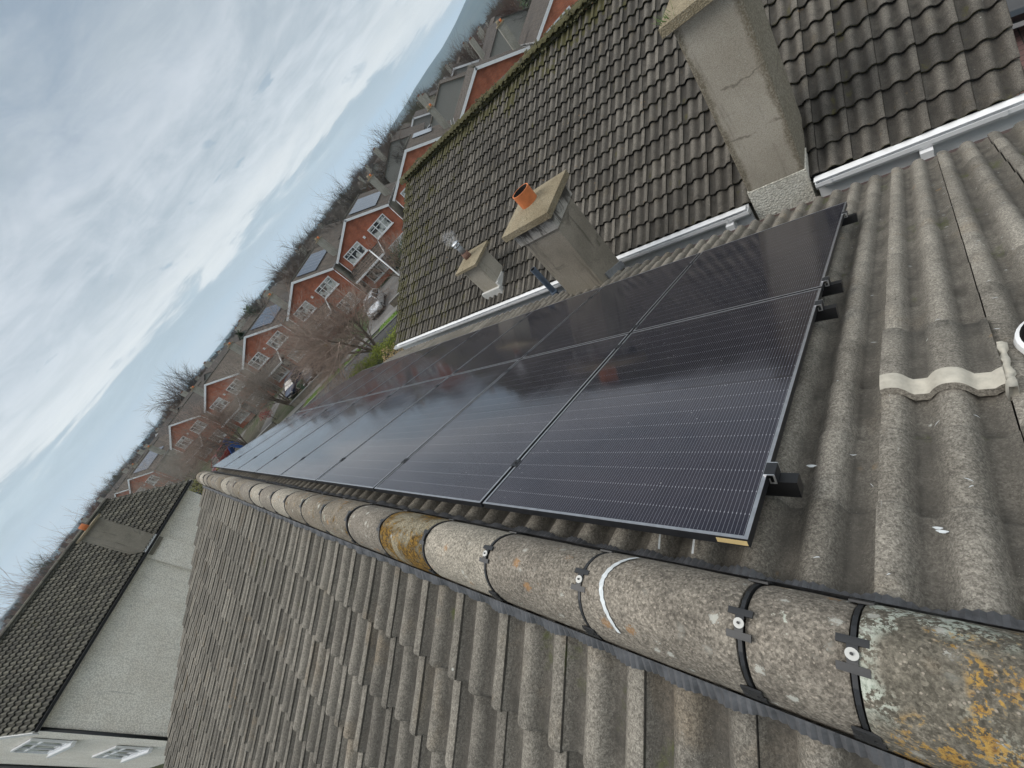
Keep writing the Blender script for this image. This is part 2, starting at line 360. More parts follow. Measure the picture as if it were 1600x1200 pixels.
m_pane, t, b = newmat('window_glass'); co = objco(t)
oi = t.new('ShaderNodeObjectInfo'); va = t.new('ShaderNodeVectorMath', operation='ADD'); t.link(co, va.inputs[0]); t.link(t.math('MULTIPLY', oi.outputs['Random'], 60.0), va.inputs[1])
c = t.mix(t.ramp(t.noise(va.outputs[0], 1.3, 3), .40, .56), (.03, .035, .04), (.50, .52, .50))
t.link(c, b.inputs['Base Color']); b.inputs['Roughness'].default_value = .05; b.inputs['Specular IOR Level'].default_value = .7

# solar glass: black cells with silver wires
m_cell, t, b = newmat('solar_cells')
uv = t.new('ShaderNodeUVMap').outputs[0]; s = t.new('ShaderNodeSeparateXYZ'); t.link(uv, s.inputs[0]); U, Vv = s.outputs[0], s.outputs[1]
def near(t, x, per, wid):
    f = t.math('FRACT', t.math('DIVIDE', x, per)); d = t.math('MULTIPLY', t.math('ABSOLUTE', t.math('SUBTRACT', f, .5)), per)
    return t.ramp(d, wid, wid * .55, 0, 1, 'LINEAR')
wires = near(t, U, .0114, .00075); gapu = near(t, U, .182, .0012); gapv = near(t, Vv, .0935, .0009)
midv = t.ramp(t.math('ABSOLUTE', t.math('SUBTRACT', Vv, .855)), .009, .008, 0, 1, 'LINEAR')
solder = t.math('MULTIPLY', near(t, t.math('ADD', Vv, .0468), .0935, .004), near(t, U, .0114, .0016))
oi = t.new('ShaderNodeObjectInfo'); cell = t.mix(t.noise(t.new('ShaderNodeTexCoord').outputs['Object'], 5, 2), (.004, .0045, .008), (.007, .0075, .013))
c = t.mix(t.math('MULTIPLY', wires, .75), cell, (.15, .155, .17)); c = t.mix(t.math('MULTIPLY', solder, .5), c, (.38, .39, .42))
c = t.mix(gapu, c, (.004, .004, .006)); c = t.mix(t.math('MULTIPLY', gapv, .8), c, (.02, .021, .03)); c = t.mix(t.math('MULTIPLY', midv, .9), c, (.006, .006, .008))
oc = t.new('ShaderNodeTexCoord').outputs['Object']
dust = t.math('MULTIPLY', t.ramp(t.voro(oc, 23), .07, .04), t.ramp(t.noise(oc, 3, 2), .42, .55))
c = t.mix(t.math('MULTIPLY', dust, .55), c, (.42, .42, .42))
mpp = t.new('ShaderNodeMapping'); t.link(uv, mpp.inputs[0]); mpp.inputs['Scale'].default_value = (38, 2.2, 1)
oi = t.new('ShaderNodeObjectInfo'); va = t.new('ShaderNodeVectorMath', operation='ADD'); t.link(mpp.outputs[0], va.inputs[0]); t.link(t.math('MULTIPLY', oi.outputs['Random'], 90.0), va.inputs[1])
run = t.math('MULTIPLY', t.ramp(t.noise(va.outputs[0], 1.0, 5, .7), .70, .80), t.ramp(t.noise(oc, 60, 3, .7), .45, .6))
c = t.mix(t.math('MULTIPLY', run, .35), c, (.4, .38, .36))
film = t.ramp(t.noise(oc, 2.1, 6, .7, .8), .35, .75)
c = t.mix(t.math('MULTIPLY', film, .02), c, (.40, .34, .38))
t.link(c, b.inputs['Base Color']); b.inputs['IOR'].default_value = 1.66; b.inputs['Sheen Weight'].default_value = .05; b.inputs['Sheen Roughness'].default_value = .25; b.inputs['Sheen Tint'].default_value = (.9, .85, 1, 1); b.inputs['Specular Tint'].default_value = (1, .86, .95, 1); b.inputs['Specular IOR Level'].default_value = .5
t.link(t.ramp(film, 0, 1, .075, .15), b.inputs['Roughness'])

# ------------------------------------------------------------------ tiled roofs
G0 = -7.6
TH = R(25.12)
CT, ST = math.cos(TH), math.sin(TH)
rng = np.random.default_rng(4)
def prof(a, H=.034, under=.6):
    x = np.abs(((a - .027 + .075) % .15) - .075)
    h = H * np.clip(1 - (x / .054) ** 2.6, 0, None)
    return np.where((a % .3) > .268, h * under, h)
def tile_roof(mb, O, A, Vd, Hd, a0, na, tails, NA=19, jit=1.0, skip=(), g=.34, seed=1, lift=.0145, TK=.015, H=.034, under=.6):
    """O crest-plane point on the ridge line, A along the ridge, Vd down the slope, Hd outwards"""
    rr = np.random.default_rng(seed)
    O, A, Vd, Hd = (np.array(q, float) for q in (O, A, Vd, Hd))
    aa = np.linspace(0, .2972, NA); p = prof(aa, H, under) - H
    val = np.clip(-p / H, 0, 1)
    for j, tl in enumerate(tails):
        for i in range(na):
            if (i, j) in skip: continue
            tone = rr.random(); dv = rr.normal(0, .0035) * jit; dh = abs(rr.normal(0, .0022)) * jit
            if rr.random() < .025: dv += rr.uniform(.008, .03); tone = rr.choice([-.35, 1.4])
            tw = rr.normal(0, .006) * jit
            sl = rr.normal(0, .0014) * jit
            rows = [(-g - .03, -.010), (-g * .5, lift * .3), (-.012, lift + dh), (-.003, lift - .002 + dh), (0, lift - .006 + dh)]
            vs = []
            for (rv, rh) in rows:
                v_ = tl + dv + rv + tw * (aa - .15); h_ = rh + p + sl * (aa / .3)
                vs.append(O + np.outer(a0 + i * .3 + aa, A) + np.outer(v_, Vd) + np.outer(h_, Hd))
            n = NA; nr = len(rows)
            V_ = np.concatenate(vs); fs = [(r * n + k, r * n + k + 1, (r + 1) * n + k + 1, (r + 1) * n + k) for r in range(nr - 1) for k in range(n - 1)]
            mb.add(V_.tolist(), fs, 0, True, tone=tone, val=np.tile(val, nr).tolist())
            top = vs[-1]; bot = top - Hd * TK
            fr = np.concatenate([top, bot]); ff = [(k, k + 1, n + k + 1, n + k) for k in range(n - 1)]
            mb.add(fr.tolist(), ff, 0, False, tone=tone * .6, val=2.2)  # front face darkened through val: shade under each course painted in
            for e_ in (0, n - 1):
                sd_ = np.array([vs[0][e_], vs[2][e_], top[e_], top[e_] - Hd * TK, vs[2][e_] - Hd * TK, vs[0][e_] - Hd * TK])
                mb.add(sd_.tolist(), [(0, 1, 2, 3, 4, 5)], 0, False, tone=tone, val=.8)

AX, AZ = -.22, -.0404          # ridge line of the house under the camera (crest plane)
yF, yB = 9.42, -1.735
house = thing('detached_house', (AX, 4, G0), 'house underfoot with black solar panels on its grey roof and black clips along its ridge', 'house')
HB = (AX, 4, G0)
tailsR = [.487 + .34 * k for k in range(14)]; tailsL = [.53 + .34 * k for k in range(14)]
mb = MB(); VT_ROW, VT_I = 4, 0
# right slope: tile hand runs towards -Y ; seams at y = -.235 - .3k
nR = 37
tile_roof(mb, (AX, 9.365, AZ), (0, -1, 0), (CT, 0, -ST), (ST, 0, CT), 0, nR, tailsR, seed=3, lift=.011, TK=.010, H=.050, jit=.8, skip={(32, 3)})
roofR = mb.build('roof', m_tile, house, HB)
mb = MB()
tile_roof(mb, (AX, -1.8, AZ), (0, 1, 0), (-CT, 0, -ST), (-ST, 0, CT), 0, nR + 1, tailsL, seed=8, jit=1.0, lift=.027, TK=.013, H=.048, under=.86)
roofL = mb.build('roof', m_tile_l, house, HB)
mb = MB()
for sgn in (1, -1):
    O = V(AX, 0, AZ - .045); vd = V(sgn * CT, 0, -ST); hd = V(sgn * ST, 0, CT)
    mb.frame_box(O, V(0, 1, 0), vd, hd, yB, yF - .12, .01, 4.85, -.05, -.02)
mb.build('roof_deck', m_deck, house, HB)
# walls under the roof
mb = MB(); zE = AZ - 4.85 * ST - .06; xw = 4.85 * CT - .35
poly = [(AX - xw, yF - .25, G0), (AX + xw, yF - .25, G0), (AX + xw, yF - .25, zE), (AX, yF - .25, AZ - .14), (AX - xw, yF - .25, zE)]
mb.prism(poly, (0, yB + .35 - yF + .25, 0))
mb.build('wall', m_siderend, house, HB)
mb = MB()
for sgn in (1, -1):     # boards at the front verge
    vd = V(sgn * CT, 0, -ST); hd = V(sgn * ST, 0, CT)
    mb.frame_box(V(AX, 0, AZ), V(0, 1, 0), vd, hd, yF - .10, yF - .075, .02, 4.95, -.23, -.04)
mb.build('bargeboard', m_whiteold, house, HB)
mb = MB()
for sgn in (1,):
    mb.frame_box(V(AX + 4.88 * CT, 0, AZ - 4.88 * ST - .12), V(0, 1, 0), V(1, 0, 0), V(0, 0, 1), yB + .1, yF - .1, 0.0, .1, -.05, .03)
mb.build('gutter', m_brown, house, HB)

# ridge tiles
def ridge_arc(n, hw=.130, zt=.108, zb=-.094, ph=88):
    out = []
    for k in range(n):
        p = R(-ph + 2 * ph * k / (n - 1)); out.append((hw * math.sin(p), zb + (zt - zb) * (abs(math.cos(p)) ** .92)))
    return out
kinds = ['worn', 'worn', 'worn', 'grey', 'grey', 'grey2', 'pale', 'mossy', 'grey', 'rusty', 'rusty', 'rusty2', 'pale', 'grey', 'pale', 'grey', 'rusty', 'grey', 'pale', 'rusty', 'grey', 'rusty', 'grey', 'pale', 'rusty']
ys = [-1.735, -1.135, -.685, -.235, -.035] + [-.035 + .45 * k for k in range(1, 22)]
ys[-1] = 9.44
rr = random.Random(5)
arc_o = ridge_arc(25)
def ridge_tile(y0, y1, mat, dz, lab=None):
    mb = MB(); g = .0085; sc_ = 1 + rr.uniform(-.022, .022)
    arc_i = ridge_arc(25, .115, .092, -.094)
    N = 25; ts = [y0 + g, y0 + g + .012, (y0 + y1) / 2, y1 - g - .012, y1 - g]; sh = [.975, .998, 1.008, .998, .975]
    vs = []
    for y_, s_ in zip(ts, sh):
        for (x, z) in arc_o: vs.append((AX + x * s_ * sc_, y_, dz + (z + .094) * s_ * sc_ - .094))
    fs = [(r * N + k, r * N + k + 1, (r + 1) * N + k + 1, (r + 1) * N + k) for r in range(4) for k in range(N - 1)]
    mb.add(vs, fs, 0, True)
    for y_, vv in ((ts[0], vs[:N]), (ts[-1], vs[-N:])):
        inn = [(AX + x, y_, dz + z) for x, z in arc_i]
        mb.add(list(vv) + inn, [(k, k + 1, N + k + 1, N + k) for k in range(N - 1)], 0, False)
    # under faces so that the tile is a shell
    inn = [(AX + x, y_, dz + z) for y_ in (ts[0], ts[-1]) for x, z in arc_i]
    mb.add(inn, [(k, k + 1, N + k + 1, N + k) for k in range(N - 1)], 0, True)
    o = mb.build('ridge_tile', mat, roofL, HB)
    if lab: o['label'] = lab
    return o
for i in range(len(ys) - 1):
    k = kinds[i % len(kinds)].rstrip('2')
    lab = {'mossy': 'ridge tile covered in orange and brown moss', 'pale': 'smooth pale grey ridge tile', 'worn': 'ridge tile crusted with orange and mint lichen'}.get(k)
    ridge_tile(ys[i], ys[i + 1], RM[k], rr.uniform(-.005, .004), lab)
# closed rounded end of the ridge at the street
mb = MB(); N = 25; rings = []
for j in range(6):
    q = j / 5 * math.pi / 2; s_ = math.cos(q); rings.append([(AX + x * s_, 9.436 + .06 * math.sin(q), -.094 + (z + .094) * max(s_, .02)) for x, z in arc_o])
mb.add([p for r_ in rings for p in r_], [(r * N + k, r * N + k + 1, (r + 1) * N + k + 1, (r + 1) * N + k) for r in range(5) for k in range(N - 1)], 0, True)
mb.build('ridge_end', RM['grey'], roofL, HB)

def arcpt(s, lift):       # s in [-1,1] round the ridge
    p = R(88 * s); x = .130 * math.sin(p); z = -.094 + .202 * (abs(math.cos(p)) ** .92)
    nx, nz = math.sin(p) / .130, math.cos(p) / .202; l = math.hypot(nx, nz)
    return Vector((AX + x + nx / l * lift, 0, z + nz / l * lift)), Vector((nx / l, 0, nz / l))
def strap(mb, y, s0, s1, wy, lift, th, mi=0, n=14):
    vs = []
    for k in range(n + 1):
        s = s0 + (s1 - s0) * k / n
        for dy, l in ((-wy, lift - th), (wy, lift - th), (wy, lift), (-wy, lift)):
            p, _n = arcpt(s, l); vs.append((p.x, y + dy, p.z))
    fs = []
    for k in range(n):
        for q in range(4): fs.append((k * 4 + q, k * 4 + (q + 1) % 4, (k + 1) * 4 + (q + 1) % 4, (k + 1) * 4 + q))
    fs += [(0, 1, 2, 3), (n * 4 + 3, n * 4 + 2, n * 4 + 1, n * 4)]
    mb.add(vs, fs, mi)
for i, y in enumerate(ys[1:-1]):
    mb = MB(); nearby = y < 1.0
    strap(mb, y, -.98, .98, .0044, -.001, .012)
    tabs = [(-.80, .024), (-.70, .022), (-.115, .026), (.115, .026), (.72, .022), (.8, .022)] if nearby else [(-.75, .02), (-.12, .018), (.12, .018), (.75, .02)]
    for s_, wy in tabs: strap(mb, y, s_ - .035, s_ + .035, wy, .006, .005, 0, 3)
    strap(mb, y, -.8, -.7, .008, .006, .004, 0, 3); strap(mb, y, .72, .8, .008, .006, .004, 0, 3); strap(mb, y, -.12, .12, .009, .0055, .004, 0, 4)
    o = mb.build('ridge_clip', m_clip, roofL, HB)
    if nearby:
        mb = MB(); p, n_ = arcpt(0, .004)
        mb.tube([(p.x, y, p.z), (p.x, y, p.z + .004)], .0112, 16); mb.tube([(p.x, y, p.z + .004), (p.x, y, p.z + .0085)], .0028, 8, 1)
        mb.build('screw_washer', [m_washer, m_clip], roofL, HB)
# corrugated vent strips under both sides of the ridge
for sgn in (-1, 1):
    mb = MB(); vd = V(sgn * CT, 0, -ST); hd = V(sgn * ST, 0, CT); vs = []; fs = []
    n = int((yF - yB) / .010); NV = 6
    for k in range(n + 1):
        y = yB + k * .010; c_ = .0042 * (1 if k % 2 else -1)
        hand = (9.365 - y) if sgn > 0 else (y + 1.8)
        hh = float(prof(np.array([hand % .3]))[0]) - .034
        wob = .010 * math.sin(y * 9.1) + .006 * math.sin(y * 23)
        for q in range(NV):
            f_ = q / (NV - 1); v_ = .120 + f_ * (.054 + wob * .5); h_ = .035 * (1 - f_) ** 1.0 + (hh * .5 + .022) * f_ + c_ * (.3 + .7 * f_)
            if q == 0: h_ = .06
            p = V(AX, 0, AZ) + vd * v_ + hd * h_; vs.append((p.x, y, p.z))
    for k in range(n):
        for q in range(NV - 1): fs.append((k * NV + q, k * NV + q + 1, (k + 1) * NV + q + 1, (k + 1) * NV + q))
    mb.add(vs, fs); mb.build('ridge_vent_strip', m_strip, house, HB)

# chalk stroke over the ridge and on two tiles
mb = MB(); n = 30; vs = []; fs = []
for k in range(n + 1):
    s = -.52 + 1.14 * k / n; y = .335 - .075 * abs(s - .05) ** 1.6 * 1.6 ; wd = .0068 * (1 - abs(s - .1) ** 3) * (1 + .2 * math.sin(k * 2.3))
    p, n_ = arcpt(s, .0075); vs += [(p.x, y - wd, p.z), (p.x, y + wd, p.z)]
for k in range(n): fs.append((2 * k, 2 * k + 1, 2 * k + 3, 2 * k + 2))
mb.add(vs, fs, 0, True); mb.build('chalk_mark', m_chalk, roofL, HB)
def slope_pt(y, v, h, sgn=1):
    vd = V(sgn * CT, 0, -ST); hd = V(sgn * ST, 0, CT); p = V(AX, 0, AZ) + vd * v + hd * h; return (p.x, y, p.z)
def on_tile(y, v, sgn=1):
    hand = (9.365 - y) if sgn > 0 else (y + 1.8); tails = tailsR if sgn > 0 else tailsL
    tl = min([q for q in tails if q >= v] or [v]); f_ = (v - (tl - .34)) / .34
    return float(prof(np.array([hand % .3]))[0]) - .034 + .004 + .012 * f_
mb = MB()
for (y0, v0, y1, v1, wd) in ((.195, .2, .225, .34, .0035), (.31, .20, .335, .30, .003)):
    vs = []; fs = []
    for k in range(9):
        f_ = k / 8; y = y0 + (y1 - y0) * f_; v_ = v0 + (v1 - v0) * f_
        for q in (-1, 1): vs.append(slope_pt(y + q * wd, v_, on_tile(y + q * wd, v_) + .006))
    for k in range(8): fs.append((2 * k, 2 * k + 1, 2 * k + 3, 2 * k + 2))
    mb.add(vs, fs)
mb.build('chalk_mark', m_chalk, roofR, HB)
# bird lime splash
mb = MB(); 
mbs = []
for (y, v_, a_, b_) in ((-.36, .175 + .24, .011, .004), (-.352, .428, .009, .0035), (-.06, .66, .013, .005)):
    vs = [slope_pt(y + a_ * math.cos(q) * (1 + .3 * math.sin(3 * q)), v_ + b_ * math.sin(q) * 1.4, on_tile(y, v_) + .005) for q in [i * math.pi / 6 for i in range(12)]]
    mb = MB(); mb.add(vs, [tuple(range(12))]); mb.build('bird_lime', m_chalk, roofR, HB)
mb = MB()
for q in range(150):
    y = -.24 - rr.random() * 1.4 if q % 3 else rr.uniform(-.6, -.02); v_ = .2 + 4.4 * rr.random(); a_ = rr.uniform(.004, .011); an = rr.uniform(-.7, .7) + (1.57 if rr.random() < .3 else 0)
    vs = []
    for k in range(5):
        f_ = (k - 2) / 2; dy, dv_ = a_ * f_ * math.cos(an), a_ * f_ * math.sin(an) * 1.5 - .002 * f_ * f_; w_ = .0016 * (1 - f_ * f_ * .8)
        for e_ in (-1, 1): vs.append(slope_pt(y + dy, v_ + dv_ + e_ * w_, on_tile(y + dy, v_) + .0045))
    mb.add(vs, [(2 * k, 2 * k + 1, 2 * k + 3, 2 * k + 2) for k in range(4)])
fl = mb.build('bird_flecks', m_chalk, roofR, HB); fl['kind'] = 'stuff'

# the slipped vent tile with its pale mortared head, and the flue ring at its side
mb = MB(); aa = np.linspace(0, .2972, 25); p = prof(aa, .036) - .034; A0 = 9.365 - .3 * 32
vd = np.array((CT, 0, -ST)); hd = np.array((ST, 0, CT)); O = np.array((AX, 0, AZ)); Yd = np.array((0, 1.0, 0))
rows = [(1.035, .030), (1.06, .040), (1.11, .046), (1.2, .043), (1.36, .036), (1.507, .031), (1.512, .025)]
vs = [O + np.outer(np.full(25, v_), vd) + np.outer(h_ + p, hd) + np.outer(A0 - aa, Yd) for v_, h_ in rows]
n = 25
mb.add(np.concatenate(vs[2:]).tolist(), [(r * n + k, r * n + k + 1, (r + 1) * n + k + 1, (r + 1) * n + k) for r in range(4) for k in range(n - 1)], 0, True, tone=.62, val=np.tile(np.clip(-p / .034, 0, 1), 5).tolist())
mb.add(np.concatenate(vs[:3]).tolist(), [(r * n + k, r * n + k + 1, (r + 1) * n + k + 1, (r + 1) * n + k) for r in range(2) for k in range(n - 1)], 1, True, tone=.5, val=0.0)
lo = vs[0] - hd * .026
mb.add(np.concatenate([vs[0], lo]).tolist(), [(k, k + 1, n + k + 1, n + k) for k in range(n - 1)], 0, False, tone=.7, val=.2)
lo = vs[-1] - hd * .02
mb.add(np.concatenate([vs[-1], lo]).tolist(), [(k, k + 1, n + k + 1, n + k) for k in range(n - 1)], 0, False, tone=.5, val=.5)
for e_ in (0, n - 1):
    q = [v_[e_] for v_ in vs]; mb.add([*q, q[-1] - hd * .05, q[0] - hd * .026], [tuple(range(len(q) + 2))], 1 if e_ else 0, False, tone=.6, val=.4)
vt = mb.build('vent_tile', [m_tile, m_mortar], house, HB); vt['label'] = 'lifted roof tile with a cream mortared upper edge'
mb = MB(); q = V(*slope_pt(-.69, 1.30, -.02)); ax_ = V(.12, 0, 1).normalized()
mb.tube([q, q + ax_ * .05], [.118, .112], 32, 0, cap=False); mb.tube([q + ax_ * .05, q + ax_ * .058], [.112, .102], 32, 0, cap=False)
mb.tube([q + ax_ * .058, q + ax_ * .01], [.102, .1], 32, 1, cap=False); mb.tube([q + ax_ * .0, q + ax_ * .012], [.1, .1], 32, 1)
mb.build('vent_pipe', [m_white, m_soot], house, HB)
mb = MB()
vs = []; fs = []
for k in range(13):
    v_ = .985 + .31 * k / 12; w_ = .011 + .004 * math.sin(k * 1.9); yy = -.541 - .004 * k / 12 + .003 * math.sin(k * 2.7); hh = .030 + .006 * math.sin(k * 1.3) - .012 * k / 12
    vs += [slope_pt(yy + w_, v_, hh - .05), slope_pt(yy + w_ * .8, v_, hh), slope_pt(yy - w_ * .8, v_, hh), slope_pt(yy - w_, v_, hh - .05)]
for k in range(12):
    for q in range(3): fs.append((4 * k + q, 4 * k + q + 1, 4 * k + q + 5, 4 * k + q + 4))
mb.add(vs, fs + [(0, 1, 2, 3), (51, 50, 49, 48)], 0, True)
mb.build('mortar_bead', m_mortar, house, HB)

# ------------------------------------------------------------------ solar panels
PW, PL, GP = 1.134, 1.74, .02
vd, hd = V(CT, 0, -ST), V(ST, 0, CT)
def panel(label):
    root = thing('solar_panel', (0, 0, 0), label, 'solar panel', 'solar panels on the near roof slope')
    O = V(0, 0, 0); Y = V(0, 1, 0); mb = MB(); fw, dp = .011, .03
    for a0, a1, b0, b1 in ((0, PW, 0, fw), (0, PW, PL - fw, PL), (0, fw, fw, PL - fw), (PW - fw, PW, fw, PL - fw)):
        mb.frame_box(O, Y, vd, hd, a0, a1, b0, b1, -dp, -.0008)
        mb.frame_box(O, Y, vd, hd, a0, a1, b0, b1, -.0008, 0, 1)
    mb.build('frame', [m_frame, m_lip], root)
    me = bpy.data.meshes.new('glass'); z = -.0025
    c4 = [(fw, fw), (PW - fw, fw), (PW - fw, PL - fw), (fw, PL - fw)]
    vs = [Y * a + vd * b_ + hd * z for a, b_ in c4] + [Y * a + vd * b_ + hd * (z - .005) for a, b_ in c4]
    me.from_pydata(vs, [], [(3, 2, 1, 0), (4, 5, 6, 7)]); ul = me.uv_layers.new(name='UVMap')
    for poly in me.polygons:
        for li in poly.loop_indices:
            a, b_ = c4[me.loops[li].vertex_index % 4]; ul.data[li].uv = (a - .021, b_)
    me.materials.append(m_cell); g_ = bpy.data.objects.new('cell_glass', me); col.objects.link(g_); g_.parent = root
    return root
m_lip = flat('frame_lip', (.38, .385, .40), .34, .8, var=.2, scale=30)  # frame tops paler than the black sides, sky reflection put into the colour
m_frame = flat('black_anodised_frame', (.022, .023, .026), .45, .3, var=.25, scale=30)
ordn = ['nearest the camera', 'second from the camera', 'third from the camera', 'fourth from the camera', 'fifth from the camera', 'sixth from the camera', 'second from the far end', 'at the far street end']
p0 = None
for row in range(2):
    for k in range(8):
        lab = 'solar panel %s in the row %s' % (ordn[k], 'by the ridge' if row == 0 else 'by the chimneys')
        if p0 is None: o = p0 = panel(lab)
        else: o = copy_tree(p0); o['label'] = lab
        o.location = Vector((0, k * (PW + GP), 0)) + vd * (row * (PL + GP))
# nameplate on the corner of the nearest panel
mb = MB(); mb.frame_box(V(0, 0, 0), V(0, 1, 0), vd, hd, .004, .085, -.0012, 0, -.024, -.008)
mb.build('rating_label', flat('yellow_label', (.55, .42, .2), .5), p0)
railv = [.285, 1.535, 1.85, 3.16]
rl = ['uppermost black mounting rail, close to the ridge', 'black mounting rail just above the joint of the two panel rows', 'black mounting rail just below the joint of the two panel rows', 'lowest black mounting rail, by the big chimney']
for v_, lab in zip(railv, rl):
    root = thing('mounting_rail', (0, 0, 0), lab, 'mounting rail', 'mounting rails under the solar panels')
    mb = MB(); mb.frame_box(V(0, 0, 0), V(0, 1, 0), vd, hd, -.072, 9.3, v_ - .022, v_ + .022, -.088, -.0305); mb.build('rail', m_black, root)
    for sy, ye in ((-1, 0.0), (1, 9.212)):
        mb = MB()
        s_ = sy
        def fb(a0, a1, b0, b1, h0, h1, mi): mb.frame_box(V(0, ye, 0), V(0, s_, 0), vd, hd, a0, a1, b0, b1, h0, h1, mi)
        fb(-.008, .022, v_ - .028, v_ + .028, .0008, .004, 0); fb(.018, .0225, v_ - .028, v_ + .028, -.0305, .0012, 0)
        for (a0, a1, h0, h1) in ((-.0075, .0222, .0008, .0042), (.0175, .0228, -.03, .0008), (.004, .0178, -.0303, -.026), (.004, .0075, -.026, -.012)):
            fb(a0, a1, v_ - .0305, v_ - .028, h0, h1, 1); fb(a0, a1, v_ + .028, v_ + .0305, h0, h1, 1)
        mb.build('end_clamp', [m_frame, m_alu], root)
    for k in range(1, 8):
        mb = MB(); mb.frame_box(V(0, k * (PW + GP) - GP / 2, 0), V(0, 1, 0), vd, hd, -.018, .018, v_ - .025, v_ + .025, .0008, .004)
        mb.tube([V(0, k * (PW + GP) - GP / 2, 0) + vd * v_ + hd * .004, V(0, k * (PW + GP) - GP / 2, 0) + vd * v_ + hd * .009], .006, 8)
        mb.build('mid_clamp', m_frame, root)

# ------------------------------------------------------------------ chimneys
def chimney(parent, base, x0, x1, y0, y1, zb, zt, mat, capz=.1, over=.09, rot=0.0, taper=0.0, bevel=True, side=None):
    cx, cy = (x0 + x1) / 2, (y0 + y1) / 2; cr, sr = math.cos(rot), math.sin(rot)
    X = lambda p: (cx + (p[0] - cx) * cr - (p[1] - cy) * sr, cy + (p[0] - cx) * sr + (p[1] - cy) * cr, p[2])
    mb = MB(); mb.box(x0, x1, y0, y1, zb, zt, 0, X)
    body = mb.build('chimney', mat, parent, base)
    bv = body.modifiers.new('bevel', 'BEVEL'); bv.width = .014; bv.segments = 2
    mb = MB(); o = over
    mb.box(x0 - o, x1 + o, y0 - o, y1 + o, zt, zt + capz, 0, X)
    # weathered upper face falls to the edges
    q = .16
    lo = [X(p) for p in ((x0 - o, y0 - o, zt + capz), (x1 + o, y0 - o, zt + capz), (x1 + o, y1 + o, zt + capz), (x0 - o, y1 + o, zt + capz))]
    hi = [X(p) for p in ((x0 + q, y0 + q, zt + capz + .05), (x1 - q, y0 + q, zt + capz + .05), (x1 - q, y1 - q, zt + capz + .05), (x0 + q, y1 - q, zt + capz + .05))]
    mb.add(lo + hi, [(4, 5, 6, 7), (0, 1, 5, 4), (1, 2, 6, 5), (2, 3, 7, 6), (3, 0, 4, 7)])
    cap = mb.build('chimney_cap', m_cap, body, (0, 0, 0)); cap.matrix_parent_inverse = Matrix.Translation((-base[0], -base[1], -base[2])); 
    return body, X
def sub(mb, name, mats, par, base):
    return mb.build(name, mats, par, base)
# middle chimney, on our own side wall
ch1, X1 = chimney(house, HB, 3.80, 4.42, 2.76, 3.36, -2.8, -.66, m_chim_d, .085, .11)
mb = MB(); mb.box(3.77, 4.45, 2.73, 3.39, -.86, -.66, 0); mb.build('chimney_collar', m_collar, ch1, HB)
pc = V(4.10, 3.07, -.55)
mb = MB(); mb.tube([pc, pc + V(0, 0, .22)], [.122, .128], 28, 0, cap=False); mb.tube([pc + V(0, 0, .22), pc + V(0, 0, .02)], [.114, .109], 28, 1, cap=False)
mb.tube([pc + V(0, 0, .219), pc + V(0, 0, .2195)], [.128, .113], 28, 0, cap=False); mb.tube([pc + V(0, 0, .02), pc + V(0, 0, .025)], .109, 20, 1)
mb.tube([pc + V(0, 0, -.01), pc + V(0, 0, .03)], [.17, .128], 20, 2)
mb.build('chimney_pot', [m_terra, m_soot, m_cap], ch1, HB)
mb = MB()
for (xa, xb, ya, yb, fx) in ((3.95, 4.42, 2.735, 2.76, 1),):
    z0a, z0b = AZ - (xa - AX) * ST / CT, AZ - (xb - AX) * ST / CT
    vs = [(xa, ya, z0a - .02), (xb, ya, z0b - .02), (xb, yb, z0b - .02), (xa, yb, z0a - .02)]; hi = [(x, y, z + .13) for x, y, z in vs]
    mb.add(vs + hi, [(4, 5, 6, 7), (0, 1, 5, 4), (1, 2, 6, 5), (2, 3, 7, 6), (3, 0, 4, 7)])
mb.build('lead_flashing', m_lead, ch1, HB)
# soil pipe in the gap between the houses
so_ = thing('soil_pipe', (4.62, 4.33, G0), 'slate blue soil pipe rising past the white gutter beside the orange pot chimney', 'pipe')
mb = MB(); mb.tube([(0, 0, 0), (0, 0, 5.85)], .052, 20, 0, cap=False); mb.tube([(0, 0, 5.85), (0, 0, 5.75)], [.046, .046], 20, 1, cap=False); mb.tube([(0, 0, 5.849), (0, 0, 5.85)], [.046, .052], 20, 0, cap=False)
mb.build('pipe', [m_pipe, m_soot], so_); mb = MB(); mb.tube([(0, 0, 5.2), (0, 0, 5.27)], .06, 20); mb.tube([(0, 0, 3.2), (0, 0, 3.27)], .06, 20); mb.build('pipe_collar', m_pipe, so_)

# ------------------------------------------------------------------ neighbour on the right
NX, NZ = 9.70, -.04; nF, nB = 10.42, -1.14
nb = thing('detached_house', (NX, 5, G0), 'neighbouring house with dark mossy tiles sloping down to a white gutter', 'house'); NBs = (NX, 5, G0)
NL = 5.32
mb = MB(); tailsN = [.13 + .325 * k for k in range(17)]
tile_roof(mb, (NX, nB, NZ), (0, 1, 0), (-CT, 0, -ST), (-ST, 0, CT), 0, 39, tailsN, g=.325, seed=21, jit=1.5, NA=17, lift=.038, TK=.012, H=.046)
nroof = mb.build('roof', m_tile_n, nb, NBs)
mb = MB(); tile_roof(mb, (NX, nF, NZ), (0, -1, 0), (CT, 0, -ST), (ST, 0, CT), 0, 39, tailsN, g=.325, seed=22, NA=9)
mb.build('roof', m_tile_n, nb, NBs)
mb = MB()
for sgn in (1, -1):
    mb.frame_box(V(NX, 0, NZ - .045), V(0, 1, 0), V(sgn * CT, 0, -ST), V(sgn * ST, 0, CT), nB + .1, nF + .1, .01, NL, -.05, -.02)
mb.build('roof_deck', m_deck, nb, NBs)
xwN = 4.72
mb = MB(); zEn = NZ - xwN * ST / CT - .1
